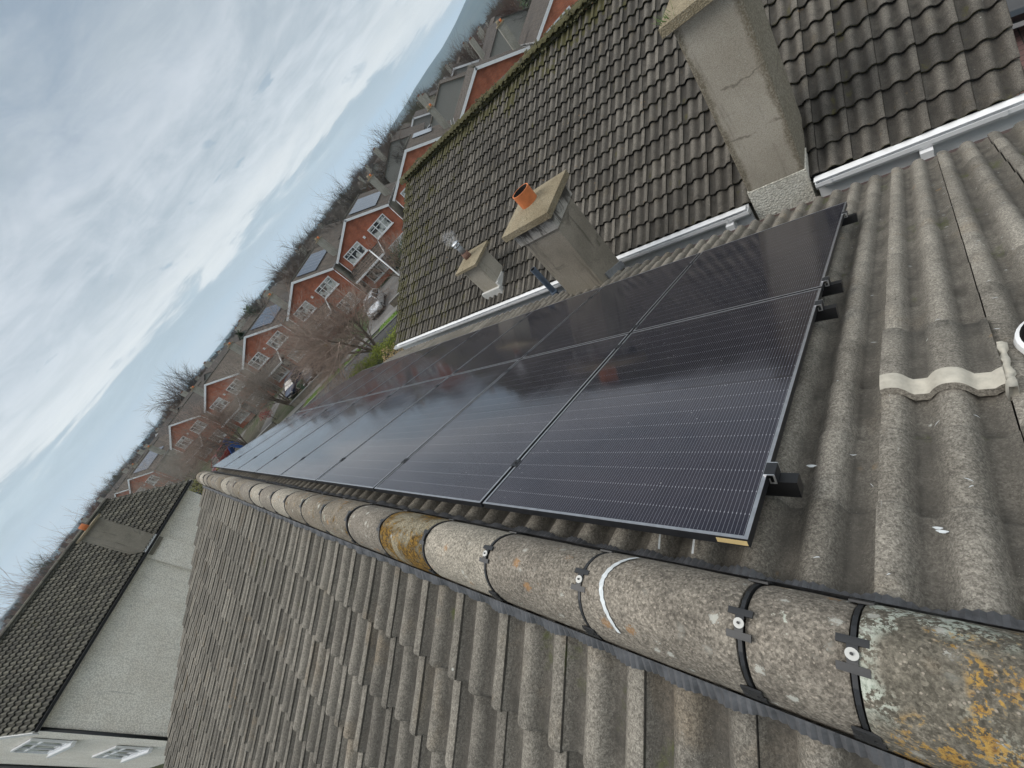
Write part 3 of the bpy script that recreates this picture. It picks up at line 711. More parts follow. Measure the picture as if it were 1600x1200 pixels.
poly = [(NX - xwN, nF - .3, G0), (NX + xwN, nF - .3, G0), (NX + xwN, nF - .3, zEn), (NX, nF - .3, NZ - .16), (NX - xwN, nF - .3, zEn)]
mb.prism(poly, (0, nB + .25 - nF + .3, 0)); mb.build('wall', m_siderend, nb, NBs)
rr = random.Random(9); k = 0; y = nB
while y < nF + .2:
    mb = MB(); N = 13; y1 = min(y + .45, nF + .3); arc = ridge_arc(13, .13, .10, -.07)
    dz = rr.uniform(-.01, .008)
    vs = [(NX + x * s_, yy, NZ + .04 + dz + z * s_) for yy, s_ in ((y + .005, .99), (y1 - .005, 1.0)) for x, z in arc]
    mb.add(vs, [(q, q + 1, N + q + 1, N + q) for q in range(N - 1)], 0, True, tone=rr.random(), val=.3)
    mb.build('ridge_tile', m_tile_n, nroof, NBs); y += .45
mb = MB(); rm_ = random.Random(14)
for q in range(1300):
    if q % 3:
        yy = rm_.uniform(nB, nF); dens = .35 + .65 * math.sin(yy * 2.1) ** 2
        if rm_.random() > dens: continue
        off = rm_.gauss(-.06, .09); p = V(NX + off, yy, NZ + .135 - abs(off) * .65 + rm_.uniform(-.01, .025))
    else:
        v_ = 5.0 * rm_.random() ** 1.3; p = V(NX, nF - abs(rm_.gauss(0, .16)), NZ) + V(-CT, 0, -ST) * v_ + V(-ST, 0, CT) * rm_.uniform(-.03, .02)
    r_ = rm_.uniform(.012, .036)
    for e_ in range(4):
        a, b_ = V(rm_.gauss(0, 1), rm_.gauss(0, 1), rm_.gauss(0, .5)).normalized(), None; b_ = a.orthogonal().normalized(); c_ = p + V(rm_.gauss(0, r_), rm_.gauss(0, r_), abs(rm_.gauss(0, r_ * .5)))
        mb.add([c_ - a * r_, c_ + b_ * r_ * .7, c_ + a * r_, c_ - b_ * r_ * .7], [(0, 1, 2, 3)])
o = mb.build('moss', flat('ridge_moss', (.07, .066, .03), .95, var=.55, scale=6), nroof, NBs); o['kind'] = 'stuff'
# fascia, gutter (two runs, the big chimney stands between them)
gx, gz = NX - 4.90, NZ - 4.90 * ST / CT - .035
def gutter(y0, y1):
    mb = MB(); prof_g = [(-.062, .045), (-.064, .0), (-.05, -.035), (-.02, -.05), (.02, -.05), (.045, -.03), (.052, .0), (.052, .045)]
    inn = [(x * .92, z * .9 + .004) for x, z in prof_g][::-1]
    pg = [(gx + x, y0, gz + z) for x, z in prof_g] + [(gx + x, y0, gz + z) for x, z in inn]
    mb.prism(pg, (0, y1 - y0, 0)); 
    for yy in (y0, y1 - .006):
        mb.prism([(gx + x * 1.02, yy, gz + z) for x, z in prof_g], (0, .006, 0))
    g_ = mb.build('gutter', m_white, nb, NBs)
    n = max(2, int((y1 - y0) / .95)); 
    for q in range(n):
        yy = y0 + .25 + q * (y1 - y0 - .4) / max(1, n - 1); mb = MB()
        pg = [(gx + x * 1.12, yy, gz + z * 1.12) for x, z in prof_g] + [(gx + x * 1.02, yy, gz + z * 1.02) for x, z in prof_g[::-1]]
        mb.prism(pg, (0, .03, 0)); mb.build('gutter_bracket', m_white, g_, NBs)
    mb = MB()     # leaves and grit lying in the gutter
    for q in range(int((y1 - y0) * 14)):
        yy = rr.uniform(y0 + .05, y1 - .05); xx = gx + rr.uniform(-.03, .03); r_ = rr.uniform(.006, .02); a = rr.uniform(0, 6)
        mb.add([(xx + r_ * math.cos(a + u), yy + r_ * 1.6 * math.sin(a + u), gz - .028 + rr.uniform(0, .012)) for u in (0, 1.6, 3.1, 4.7)], [(0, 1, 2, 3)])
    mb.build('gutter_silt', m_deck, g_, NBs)
    return g_
gutter(1.11, nF + .12); gutter(nB - .12, .41)
mb = MB(); mb.box(gx + .058, gx + .08, nB, .41, gz - .30, gz + .05); mb.box(gx + .058, gx + .08, 1.11, nF, gz - .30, gz + .05); mb.build('fascia', m_white, nb, NBs)
for yy in (1.32, -.62 + .1):
    mb = MB()
    mb.box(gx - .10, gx + .03, yy - .01, yy + .085, gz - .19, gz - .045); mb.box(gx - .13, gx - .06, yy, yy + .075, gz - .30, gz - .15)
    pts = [V(gx, yy + .037, gz - .1), V(gx, yy + .037, gz - .2), V(gx + .1, yy + .037, gz - .33), V(gx + .1, yy + .037, gz - 1.2)]
    mb.tube(pts, .036, 12)
    mb.build('downpipe', m_white, nb, NBs)
# white corrugated eaves felt strip under the first tile course
mb = MB(); mb.box(gx - .02, gx + .06, nB, .42, gz + .048, gz + .053); mb.box(gx - .02, gx + .06, 1.14, nF, gz + .048, gz + .053); mb.build('eaves_strip', m_white, nb, NBs)
# big chimney, roughcast foot
chB, XB = chimney(nb, NBs, 4.84, 5.64, .466, 1.053, -2.148, -.10, m_chimB, .09, .08)
mb = MB(); mb.box(4.83, 5.65, .456, 1.063, -4.6, -2.148); mb.build('roughcast_base', m_rough, chB, NBs)
mb = MB()      # small weeds growing on the cap
for q in range(26):
    x, y = 4.79 + rr.random() * .12, .97 + rr.random() * .13; mb.tube([(x, y, -.03), (x + rr.uniform(-.07, .07), y + rr.uniform(-.05, .1), .02 + rr.random() * .07)], [.004, .001], 3)
mb.build('cap_weeds', flat('weed_green', (.08, .14, .03), .8, var=.4, scale=40), chB, NBs)
# small chimney with a smoking flue
chS, XS = chimney(nb, NBs, 5.13, 5.62, 5.86, 6.34, -2.6, -1.42, m_chim, .055, .1)
mb = MB(); mb.box(5.065, 5.13, 5.82, 6.38, -2.34, -2.09); mb.box(5.13, 5.62, 5.80, 5.86, -2.34, -2.0); mb.build('lead_flashing', flat('pale_flashing', (.55, .55, .53), .5), chS, NBs)
fp = V(5.36, 6.12, -1.36)
mb = MB(); mb.tube([fp, fp + V(0, 0, .17)], [.085, .078], 22, 0); mb.tube([fp + V(0, 0, .17), fp + V(0, 0, .36)], .058, 20, 1); mb.build('chimney_pot', [m_terra2, m_lead], chS, NBs)
mb = MB(); mb.tube([fp + V(0, 0, .36), fp + V(0, 0, .375)], .075, 20); mb.tube([fp + V(0, 0, .375), fp + V(0, 0, .42)], .045, 16); mb.tube([fp + V(0, 0, .42), fp + V(0, 0, .435), fp + V(0, 0, .455)], [.088, .088, .03], 20)
mb.build('flue_cowl', m_steel, chS, NBs)
# wisp of steam
m_st = bpy.data.materials.new('steam'); m_st.use_nodes = True; t = NT(m_st.node_tree); m_st.node_tree.nodes.clear()
out = t.new('ShaderNodeOutputMaterial'); pv = t.new('ShaderNodeVolumePrincipled'); co = objco(t)
gr = t.new('ShaderNodeTexGradient', gradient_type='SPHERICAL'); mp = t.new('ShaderNodeMapping'); t.link(co, mp.inputs[0]); mp.inputs['Scale'].default_value = (6.0, 5.0, 4.7); t.link(mp.outputs[0], gr.inputs[0])
dn = t.math('MULTIPLY', t.ramp(t.noise(co, 11, 5, .7, 1.6), .46, .70), t.math('MULTIPLY', gr.outputs['Fac'], 17.0))
t.link(dn, pv.inputs['Density']); pv.inputs['Color'].default_value = (.95, .96, 1, 1); t.link(pv.outputs[0], out.inputs['Volume'])
mb = MB(); N = 12
vs = [(0.19 * math.sin(math.pi * i / 8) * math.cos(2 * math.pi * k / N), .22 * math.sin(math.pi * i / 8) * math.sin(2 * math.pi * k / N), .21 * math.cos(math.pi * i / 8)) for i in range(9) for k in range(N)]
mb.add(vs, [(i * N + k, (i + 1) * N + k, (i + 1) * N + (k + 1) % N, i * N + (k + 1) % N) for i in range(8) for k in range(N)], 0, True)
st = mb.build('smoke', m_st); st.location = fp + V(.02, .02, .55); st['kind'] = 'stuff'; tag(st, 'thin white wisp of steam over the small chimney flue', 'smoke')

# ------------------------------------------------------------------ house on the left across the gardens
LA = R(29); LE, LN = V(math.cos(LA), math.sin(LA), 0), V(-math.sin(LA), math.cos(LA), 0); UP = V(0, 0, 1)
C0 = V(CAMPOS.x, CAMPOS.y, 0)
LO = C0 + LE * 3.17 + LN * 22.83        # eave corner
lh = thing('rendered_house', (LO.x, LO.y, G0), 'house with a long pale pebbledashed side wall and a tiled slope above it', 'house'); LB = (LO.x, LO.y, G0)
LLEN, LHW, LZE, LZR = 9.4, 4.5, -1.6, .50
lsl = math.atan2(LZR - LZE, LHW); lC, lS = math.cos(lsl), math.sin(lsl)
ridgeO = LO + LN * LHW + UP * LZR
mb = MB(); tl = [.2 + .34 * k for k in range(15)]
tile_roof(mb, ridgeO - LE * .1, LE, -LN * lC - UP * lS, -LN * lS + UP * lC, 0, 32, tl, NA=11, seed=31, jit=1.5, lift=.040, TK=.012, H=.05)
lroof = mb.build('roof', m_tile_w, lh, LB)
mb = MB(); tile_roof(mb, ridgeO - LE * .1, LE, LN * lC - UP * lS, LN * lS + UP * lC, 0, 32, tl, NA=5, seed=32); mb.build('roof', m_tile_w, lh, LB)
mb = MB()
for sg in (-1, 1): mb.frame_box(ridgeO - UP * .05, LE, LN * sg * lC - UP * lS, LN * sg * lS + UP * lC, -.05, 9.4, .01, 5.05, -.07, -.02)
mb.build('roof_deck', m_deck, lh, LB)
mb = MB(); rrr = random.Random(3)
for k in range(21):
    vs = [ridgeO + LE * (-.08 + k * .455 + q) + LN * x + UP * (z + .03 + rrr.uniform(-.006, .006)) for q in (0, .445) for x, z in ridge_arc(9, .13, .1, -.07)]
    mb.add(vs, [(q, q + 1, 9 + q + 1, 9 + q) for q in range(8)], 0, True, tone=rrr.random(), val=.2)
mb.build('ridge', m_tile_w, lroof, LB)
mb = MB(); wi = .3
poly = [LO + LN * wi + UP * G0, LO + LN * (2 * LHW - wi) + UP * G0, LO + LN * (2 * LHW - wi) + UP * (LZE - .05), LO + LN * LHW + UP * (LZR - .2), LO + LN * wi + UP * (LZE - .05)]
mb.prism(poly, LE * (LLEN - .25)); mb.build('wall', m_pebble, lh, LB)
mb = MB(); 
for sg in (-1, 1):
    mb.frame_box(ridgeO, LE, LN * sg * lC - UP * lS, LN * sg * lS + UP * lC, -.125, -.10, .0, 4.95, -.26, -.05)
    mb.frame_box(ridgeO, LE, LN * sg * lC - UP * lS, LN * sg * lS + UP * lC, 9.50, 9.525, .0, 4.95, -.26, -.05)
mb.build('bargeboard', m_whiteold, lh, LB)
mb = MB(); mb.frame_box(LO + UP * LZE, LE, LN, UP, -.1, 9.45, -.12, -.02, -.13, -.05); mb.frame_box(LO + UP * LZE, LE, LN, UP, -.1, 9.45, -.02, .3, -.16, -.13, 1); mb.build('gutter', [m_black, m_whiteold], lh, LB)
mb = MB(); mb.tube([LO + LE * .03 + LN * (wi - .06) + UP * (LZE - .1), LO + LE * .03 + LN * (wi - .06) + UP * G0], .055, 10); mb.build('downpipe', m_black, lh, LB); mb = MB(); mb.tube([LO - LE * .05 + LN * (2 * LHW - wi - .1) + UP * (LZE - .1), LO - LE * .05 + LN * (2 * LHW - wi - .1) + UP * G0], .07, 10); mb.build('downpipe', m_black, lh, LB)
# chimney breast and stack standing at the eave
def lbox(mb, s0, s1, n0, n1, z0, z1, mi=0): mb.frame_box(LO, LE, LN, UP, s0, s1, n0, n1, z0, z1, mi)
mb = MB(); lbox(mb, 5.88, 6.65, .06, .72, -1.95, .48); chL = mb.build('chimney', m_chim_d, lh, LB)
mb = MB(); lbox(mb, 5.78, 6.75, -.04, .82, .48, .56); mb.build('chimney_cap', m_cap, chL, LB)
mb = MB(); q = LO + LE * 6.27 + LN * .4 + UP * .56; mb.tube([q, q + UP * .26], [.12, .105], 14); mb.build('chimney_pot', m_terra, chL, LB)
mb = MB(); lbox(mb, 5.86, 6.67, .02, .06, -1.78, -1.58); mb.build('lead_flashing', m_whiteold, chL, LB)
mb = MB(); lbox(mb, 5.75, 6.75, .16, .3, G0, -1.75); mb.build('chimney_breast', m_pebble, lh, LB)
def lwin(n0, n1, z0, z1):
    mb = MB(); P = LO - LE * .02
    def fr(a0, a1, b0, b1, d0=-.07, d1=.0): mb.frame_box(P, LN, UP, LE, a0, a1, b0, b1, d0, d1)
    e_ = .07
    fr(n0, n1, z0, z0 + e_); fr(n0, n1, z1 - e_, z1); fr(n0, n0 + e_, z0 + e_, z1 - e_); fr(n1 - e_, n1, z0 + e_, z1 - e_)
    for f_ in (.33, .67): fr(n0 + (n1 - n0) * f_ - .035, n0 + (n1 - n0) * f_ + .035, z0 + e_, z1 - e_, -.06, 0)
    fr(n0 + e_, n1 - e_, z1 - .42, z1 - .36, -.055, 0); fr(n0 - .1, n1 + .1, z0 - .12, z0, -.16, 0)
    o = mb.build('window', m_white, lh, LB); mb = MB(); mb.frame_box(P, LN, UP, LE, n0 + e_, n1 - e_, z0 + e_, z1 - e_, -.03, -.01); mb.build('pane', m_pane, o, LB)
lwin(1.7, 4.5, -3.05, -1.9); lwin(2.0, 4.8, -5.6, -4.5)

# ------------------------------------------------------------------ brick gable houses across the street
T, Nn = V(.59, -.81, 0).normalized(), V(.81, .59, 0).normalized()
YAW = math.atan2(T.y, T.x)
def S(s, n, z=G0): return T * s + Nn * n + V(0, 0, z)
HWf, APX, EAV, DEP = 4.2, 6.85, 4.88, 9.4
def brick_house(label):
    root = thing('brick_house', (0, 0, 0), label, 'house', 'brick gable houses across the street')
    fs = math.atan2(APX - EAV, HWf); fc, fsn = math.cos(fs), math.sin(fs)
    mb = MB(); w_ = HWf - .14
    mb.prism([(-w_, 0, 0), (w_, 0, 0), (w_, 0, EAV - .05), (0, 0, APX - .12), (-w_, 0, EAV - .05)], (0, .25, 0)); mb.build('wall', m_brick, root)
    mb = MB(); mb.prism([(-w_, .25, 0), (w_, .25, 0), (w_, .25, EAV - .05), (0, .25, APX - .12), (-w_, .25, EAV - .05)], (0, DEP - .25, 0)); mb.build('wall', m_siderend, root)
    mb = MB()
    for sg in (-1, 1): mb.frame_box(V(0, 0, APX), V(0, 1, 0), V(sg * fc, 0, -fsn), V(sg * fsn, 0, fc), -.22, DEP + .2, .0 if sg < 0 else .07, 4.75, -.07, 0)
    rf = mb.build('roof', m_farroof, root)
    mb = MB(); mb.tube([(0, -.2, APX + .0), (0, DEP + .2, APX + .0)], .09, 8); mb.build('ridge', m_tile_w, rf)
    mb = MB()
    for sg in (-1, 1): mb.frame_box(V(0, 0, APX), V(0, 1, 0), V(sg * fc, 0, -fsn), V(sg * fsn, 0, fc), -.255, -.225, .0 if sg < 0 else .0, 4.72, -.25, -.02)
    mb.build('bargeboard', m_white, root)
    mb = MB()
    for sg in (-1, 1): mb.box(sg * (HWf + .03) - .05, sg * (HWf + .03) + .05, -.2, DEP + .2, EAV - .12, EAV - .03); mb.tube([(sg * (w_ - .02), -.06, EAV - .15), (sg * (w_ - .02), -.06, 0)], .04, 8)
    mb.build('gutter', m_white, root)
    mb = MB(); mb.box(3.55, 4.2, 3.6, 4.25, EAV - 1.2, APX + .35); ch = mb.build('chimney', m_siderend, root)
    mb = MB(); mb.box(3.47, 4.28, 3.52, 4.33, APX + .35, APX + .45); mb.tube([(3.75, 3.93, APX + .45), (3.75, 3.93, APX + .75)], [.13, .11], 10, 0); mb.tube([(4.05, 3.93, APX + .45), (4.05, 3.93, APX + .68)], [.12, .1], 10, 1)
    mb.build('chimney_top', [m_cap, m_terra], ch)
    for (x0, x1, z0, z1, k) in ((-3.27, -.92, 3.45, 4.72, 3), (.68, 3.08, 3.4, 4.66, 3), (.7, 3.1, .75, 2.1, 4), (-3.3, -1.0, .75, 2.1, 3)):
        mb = MB(); e_ = .085
        def fr(a0, a1, b0, b1, y0=-.09, y1=.0): mb.box(a0, a1, y0, y1, b0, b1)
        fr(x0, x1, z0, z0 + e_); fr(x0, x1, z1 - e_, z1); fr(x0, x0 + e_, z0 + e_, z1 - e_); fr(x1 - e_, x1, z0 + e_, z1 - e_); fr(x0 - .08, x1 + .08, z0 - .1, z0, -.14)
        for q in range(1, k): x = x0 + (x1 - x0) * q / k; fr(x - .045, x + .045, z0 + e_, z1 - e_, -.08)
        fr(x0 + e_, x1 - e_, z1 - .44, z1 - .38, -.075)
        o = mb.build('window', m_white, root); mb = MB(); mb.box(x0 + e_, x1 - e_, -.03, -.008, z0 + e_, z1 - e_); mb.build('pane', m_pane, o)
    mb = MB(); mb.prism([(-4.1, -1.25, 2.3), (-4.1, -.003, 3.2), (-4.1, -.003, 2.3)], (4.6, 0, 0), 0); po = mb.build('porch_roof', m_farroof, root)
    mb = MB(); mb.box(-4.15, .55, -1.33, -1.26, 2.14, 2.33); mb.build('porch_fascia', m_white, po); mb = MB(); mb.prism([(.51, -1.3, 2.2), (.51, -.01, 3.1), (.51, -.01, 3.26), (.51, -1.3, 2.36)], (.06, 0, 0)); mb.build('porch_fascia', m_white, po)
    mb = MB(); mb.box(-.75, .2, -.07, .0, .05, 2.08); d = mb.build('door', flat('door_paint', (.05, .06, .07), .4), root); mb = MB(); mb.box(-.5, -.05, -.078, -.07, 1.2, 1.9); mb.build('pane', m_pane, d)
    mb = MB(); mb.box(-.2, .02, -.1, 0, 4.3, 4.56); mb.build('alarm_box', m_white, root)
    return root
H = [(-55.6, 46.7, 'brick gable house touching the grey side wall, bare tree before its windows'), (-44.4, 44.9, 'brick gable house in the row left of the one with a navy car before it'),
     (-34.9, 44.6, 'brick gable house behind the navy car and the yellow lidded bin'), (-24.7, 43.2, 'brick gable house behind the big bare tree by the kerb'),
     (-16.0, 44.1, 'brick gable house behind the silver car and the tall white pole'), (-7.0, 44.2, 'brick gable house just above the mossy roof edge, right of the white pole house'),
     (2.0, 42.3, 'brick gable house showing only its triangle above the mossy ridge'), (10.8, 41.0, 'rightmost brick gable house, cut by the top edge of the picture'),
     (-77.6, 52.3, 'leftmost full brick gable house, beyond the grey side wall'), (-92.0, 58.5, 'brick gable house peeping over the pebbledashed house'), (20.8, 40.2, 'brick gable house hidden behind the mossy roof at the right')]
hz = [-.05, -.05, 0, -.05, -.1, -.2, -.12, -.1, -.75, -.9, -.1]
b0 = None
for (s_, n_, lab), dz in zip(H[:10], hz):
    if b0 is None: o = b0 = brick_house(lab)
    else: o = copy_tree(b0); o['label'] = lab
    o.location = S(s_, n_, G0 + dz); o.rotation_euler = (0, 0, YAW)
def roof_array(s_, n_, dz, y0, y1, v0, v1, lab, side=1):
    fs = math.atan2(APX - EAV, HWf); fc, fsn = math.cos(fs), math.sin(fs)
    o = thing('rooftop_array', S(s_, n_, G0 + dz), lab, 'solar array', 'solar arrays on the brick houses', YAW)
    mb = MB(); mb.frame_box(V(0, 0, APX), V(0, 1, 0), V(side * fc, 0, -fsn), V(side * fsn, 0, fc), y0, y1, v0, v1, .06, .1); mb.build('panels', m_array, o)
    return o
m_array, t, b = newmat('array_glass'); co = objco(t); cx = t.new('ShaderNodeSeparateXYZ'); t.link(co, cx.inputs[0])
g1 = near(t, cx.outputs[1], 1.1, .02); c = t.mix(g1, (.02, .025, .045), (.25, .26, .28)); t.link(c, b.inputs['Base Color']); b.inputs['Roughness'].default_value = .12; b.inputs['IOR'].default_value = 3.2
roof_array(-34.9, 44.6, 0, .8, 6.4, .5, 3.2, 'blue grey solar array on the roof behind the navy car')
roof_array(-24.7, 43.2, -.05, .6, 7.2, .4, 2.6, 'long pale solar array on the roof behind the big bare tree')
roof_array(-16.0, 44.1, -.1, .6, 6.6, .4, 3.3, 'bright solar array on the roof of the white pole house')
roof_array(-7.0, 44.2, -.2, 5.2, 8.6, .5, 2.6, 'small dark solar array behind the mossy ridge')
roof_array(-77.6, 52.3, -.75, .8, 6.0, .5, 3.2, 'dull solar array on the leftmost brick house')

# ------------------------------------------------------------------ ground
def ground_z(x, y):
    r = math.hypot(x, y); f = min(max(r - 75, 0), 3000)
    z = G0 - f * .0195
    a = math.degrees(math.atan2(x, y))
    if r > 2200:
        top = np.interp(a, [36, 42, 46, 51, 55.6, 59.7, 64, 70, 78, 90, 110], [-1.15, -1.0, -.3, .25, .75, 1.55, 2.0, 2.3, 2.1, 1.5, -1.15])
        q = min(max((r - 2600) / 2000, 0), 1); q = q * q * (3 - 2 * q)
        z = z * (1 - q) + q * max(z, r * math.tan(R(float(top))) * min(1, 4800 / r))
    return z
mb = MB(); rs = [0, 20, 40, 60, 75, 90, 110, 140, 180, 240, 320, 430, 580, 800, 1100, 1500, 2100, 2600, 3000, 3400, 3800, 4200, 4600, 5200, 6200]; NAz = 144
vs = []; 
for r_ in rs:
    for k in range(NAz):
        a = 2 * math.pi * k / NAz; x, y = r_ * math.sin(a), r_ * math.cos(a)
        vs.append((x, y, ground_z(x, y) + (math.sin(a * 37) * 9 + math.sin(a * 71 + 1) * 6 if 3500 < r_ < 5000 and 46 < math.degrees(a) < 100 else 0)))
fs = [(i * NAz + k, i * NAz + (k + 1) % NAz, (i + 1) * NAz + (k + 1) % NAz, (i + 1) * NAz + k) for i in range(len(rs) - 1) for k in range(NAz)]
mb.add(vs, fs, 0, True)
m_ground, t, b = newmat('ground'); co = objco(t)
c = t.mix(t.ramp(t.noise(co, .09, 6, .6), .4, .6), (.075, .07, .055), (.05, .065, .03)); c = t.mix(t.ramp(t.noise(co, 1.7, 5, .7), .45, .65, 0, .5), c, (.12, .11, .095))
c = t.mix(t.ramp(t.noise(co, .004, 5, .6), .4, .6, 0, .6), c, (.035, .045, .03))
t.link(c, b.inputs['Base Color']); b.inputs['Roughness'].default_value = 1.0; b.inputs['Specular IOR Level'].default_value = .1
gobj = mb.build('ground', m_ground); gobj['kind'] = 'structure'
def sheet(name, s0, s1, n0, n1, z, mat, kind='structure', th=0.0):
    mb = MB()
    if th: mb.frame_box(V(0, 0, 0), T, Nn, UP, s0, s1, n0, n1, z - th, z)
    else: mb.add([S(s0, n0, z), S(s1, n0, z), S(s1, n1, z), S(s0, n1, z)], [(0, 1, 2, 3)])
    o = mb.build(name, mat); o['kind'] = kind; return o
m_asph = flat('asphalt', (.052, .052, .052), .9, var=.35, scale=.8, bump=.3)
m_conc = flat('pavement_concrete', (.15, .148, .14), .9, var=.25, scale=.7, bump=.2)
m_drive = flat('driveway', (.105, .102, .098), .9, var=.35, scale=.5)
m_kerb = flat('kerb_stone', (.17, .168, .16), .9, var=.2, scale=2)
m_grass = flat('verge_grass', (.10, .18, .025), .95, var=.5, scale=5, bump=.6)
sheet('road', -95, 40, 23.6, 30.86, G0 + .006, m_asph)
sheet('kerb', -95, 40, 30.86, 31.0, G0 + .11, m_kerb, th=.3)
sheet('kerb', -95, 40, 23.46, 23.6, G0 + .11, m_kerb, th=.3)
sheet('pavement', -95, 40, 31.9, 33.0, G0 + .1, m_conc, th=.28)
sheet('pavement', -95, 40, 21.6, 23.46, G0 + .1, m_conc, th=.28)
for q, (s0, s1) in enumerate(((-33.5, -30.4), (-27.9, -19.5), (-16.9, -8.5), (-60, -36.5), (-5, 10))):
    sheet('grass_verge', s0, s1, 31.0, 31.9, G0 + .12, m_grass, th=.28)
mb = MB(); rg = random.Random(11)
for q in range(5200):
    s0, s1 = rg.choice(((-33.5, -30.4), (-27.9, -19.5), (-16.9, -8.5), (-27.9, -19.5), (-60, -36.5))); p = S(rg.uniform(s0, s1), rg.uniform(31.02, 31.88), G0 + .118)
    a = rg.uniform(0, 6.28); h_ = rg.uniform(.04, .10); d = V(math.cos(a), math.sin(a), 0) * .02; l = V(rg.uniform(-.04, .04), rg.uniform(-.04, .04), h_)
    mb.add([p - d, p + d, p + l], [(0, 1, 2)])
go = mb.build('grass', m_grass); go['kind'] = 'stuff'; tag(go, 'short bright green grass on the strip along the kerb', 'grass')
for s0, s1 in ((-19.4, -15.4), (-39, -36.6), (-29.8, -26.6), (-10, -6), (-49, -46)):
    sheet('driveway', s0, s1, 33.0, 43.0, G0 + .004 + .0002 * abs(s0), m_drive)
m_patio, t, b = newmat('red_block_paving'); co = objco(t); bk = t.new('ShaderNodeTexBrick'); t.link(co, bk.inputs['Vector'])
bk.inputs['Scale'].default_value = 1.0; bk.inputs['Brick Width'].default_value = .22; bk.inputs['Row Height'].default_value = .16; bk.inputs['Mortar Size'].default_value = .012
bk.inputs['Color1'].default_value = (.22, .12, .105, 1); bk.inputs['Color2'].default_value = (.165, .095, .085, 1); bk.inputs['Mortar'].default_value = (.06, .05, .045, 1)
t.link(bk.outputs[0], b.inputs['Base Color']); b.inputs['Roughness'].default_value = .9
mb = MB(); mb.add([(4, -12, G0 + .008), (30, -12, G0 + .008), (30, -.9, G0 + .008), (4, -.9, G0 + .008)], [(0, 1, 2, 3)]); o = mb.build('patio', m_patio); o['kind'] = 'structure'

# front garden walls
m_gwall = flat('garden_wall', (.19, .165, .13), .95, var=.3, scale=3, bump=.3)
for q, (s0, s1, lab) in enumerate(((-30.2, -26.9 + 2.2, 'low garden wall beside the navy car'), (-24.3, -19.6, 'low garden wall under the big bare tree'), (-15.2, -10.2, 'low garden wall right of the silver car'), (-36.4, -33.4, 'low garden wall left of the navy car'))):
    o = thing('garden_wall', S((s0 + s1) / 2, 33.15), lab, 'wall', 'low front garden walls', YAW); L = (s1 - s0) / 2
    mb = MB(); mb.box(-L, L, -.11, .11, 0, .62); mb.build('masonry', m_gwall, o); mb = MB(); mb.box(-L - .03, L + .03, -.15, .15, .62, .69); mb.build('coping', m_kerb, o)

# ------------------------------------------------------------------ bare trees
def grow(mb, rg, p, d, L, r, depth, maxd, spread, up, kids_, n_side, mi=0, rmin=.0058):
    segs = 4 if depth < 2 else 3; pts = [p]; rad = [r]; dd = d.copy()
    for i in range(segs):
        dd = (dd + V(rg.gauss(0, .16), rg.gauss(0, .16), rg.gauss(0, .12) + up)).normalized()
        pts.append(pts[-1] + dd * (L / segs)); rad.append(r * (1 - .55 * (i + 1) / segs) if depth < maxd else r * (1 - .8 * (i + 1) / segs))
    mb.tube(pts, rad, n_side if depth < 2 else 3, mi, cap=False)
    if depth >= maxd: return
    k = kids_[depth]
    for j in range(k):
        f_ = .25 + .75 * (j + rg.random()) / k; i = min(int(f_ * segs), segs - 1); q = pts[i].lerp(pts[i + 1], f_ * segs - i)
        a = rg.uniform(0, 6.283); ax = dd.orthogonal().normalized(); ax = (ax * math.cos(a) + dd.cross(ax) * math.sin(a))
        sp_ = rg.uniform(.5, 1.0) * spread; nd = (dd * math.cos(sp_) + ax * math.sin(sp_)).normalized()
        grow(mb, rg, q, nd, L * rg.uniform(.5, .78), max(r * rg.uniform(.35, .55), rmin), depth + 1, maxd, spread, up, kids_, n_side, mi, rmin)
m_bark = flat('bark', (.15, .12, .095), .95, var=.4, scale=4)
m_twig = flat('red_twigs', (.265, .20, .163), .95, var=.35, scale=3)
m_twigr = flat('russet_twigs', (.20, .14, .12), .95, var=.35, scale=3)
m_twigg = flat('grey_twigs', (.29, .25, .215), .95, var=.35, scale=3)
def bare_tree(name, loc, label, seed, stems, L, r, kids_, spread=.75, up=.05, twig=None, lean=(0, 0), group=None, tw=1.0, cat='tree'):
    rg = random.Random(seed); root = thing(name, loc, label, cat, group); mb = MB(); tb = MB()
    for s_ in range(stems):
        a = 6.283 * s_ / stems + rg.uniform(-.4, .4); sp_ = rg.uniform(.15, .5) if stems > 1 else .05
        d = V(math.cos(a) * sp_ + lean[0], math.sin(a) * sp_ + lean[1], 1).normalized(); L0 = L * rg.uniform(.8, 1.1)
        pts = [V(0, 0, -.1)]; dd = d
        for i in range(4): dd = (dd + V(rg.gauss(0, .12), rg.gauss(0, .12), .05)).normalized(); pts.append(pts[-1] + dd * L0 / 4)
        mb.tube(pts, [r, r * .85, r * .72, r * .6, r * .45], 7, cap=False)
        for j in range(kids_[0]):
            f_ = .3 + .7 * (j + rg.random()) / kids_[0]; i = min(int(f_ * 4), 3); q = pts[i].lerp(pts[i + 1], f_ * 4 - i)
            b_ = rg.uniform(0, 6.283); ax = dd.orthogonal().normalized(); ax = ax * math.cos(b_) + dd.cross(ax) * math.sin(b_); s2 = rg.uniform(.45, 1.0) * spread
            grow(tb, rg, q, (dd * math.cos(s2) + ax * math.sin(s2)).normalized(), L0 * rg.uniform(.55, .85), r * .38, 1, len(kids_), spread, up, list(kids_), 4)
    mb.build('trunk', m_bark, root); tb.build('crown', twig or m_twig, root)
    return root
bare_tree('bare_tree', (12.6, 29.2, G0), 'big bare reddish tree arching over the kerb before the brick houses', 2, 6, 4.3, .11, (6, 8, 6, 5), .95, .0, m_twig, (-.12, .2))
bare_tree('bare_tree', S(-31.5, 34.6), 'dense bare tree in the garden left of the navy car', 7, 6, 3.6, .09, (6, 7, 6, 5), .9, .02, m_twigg)
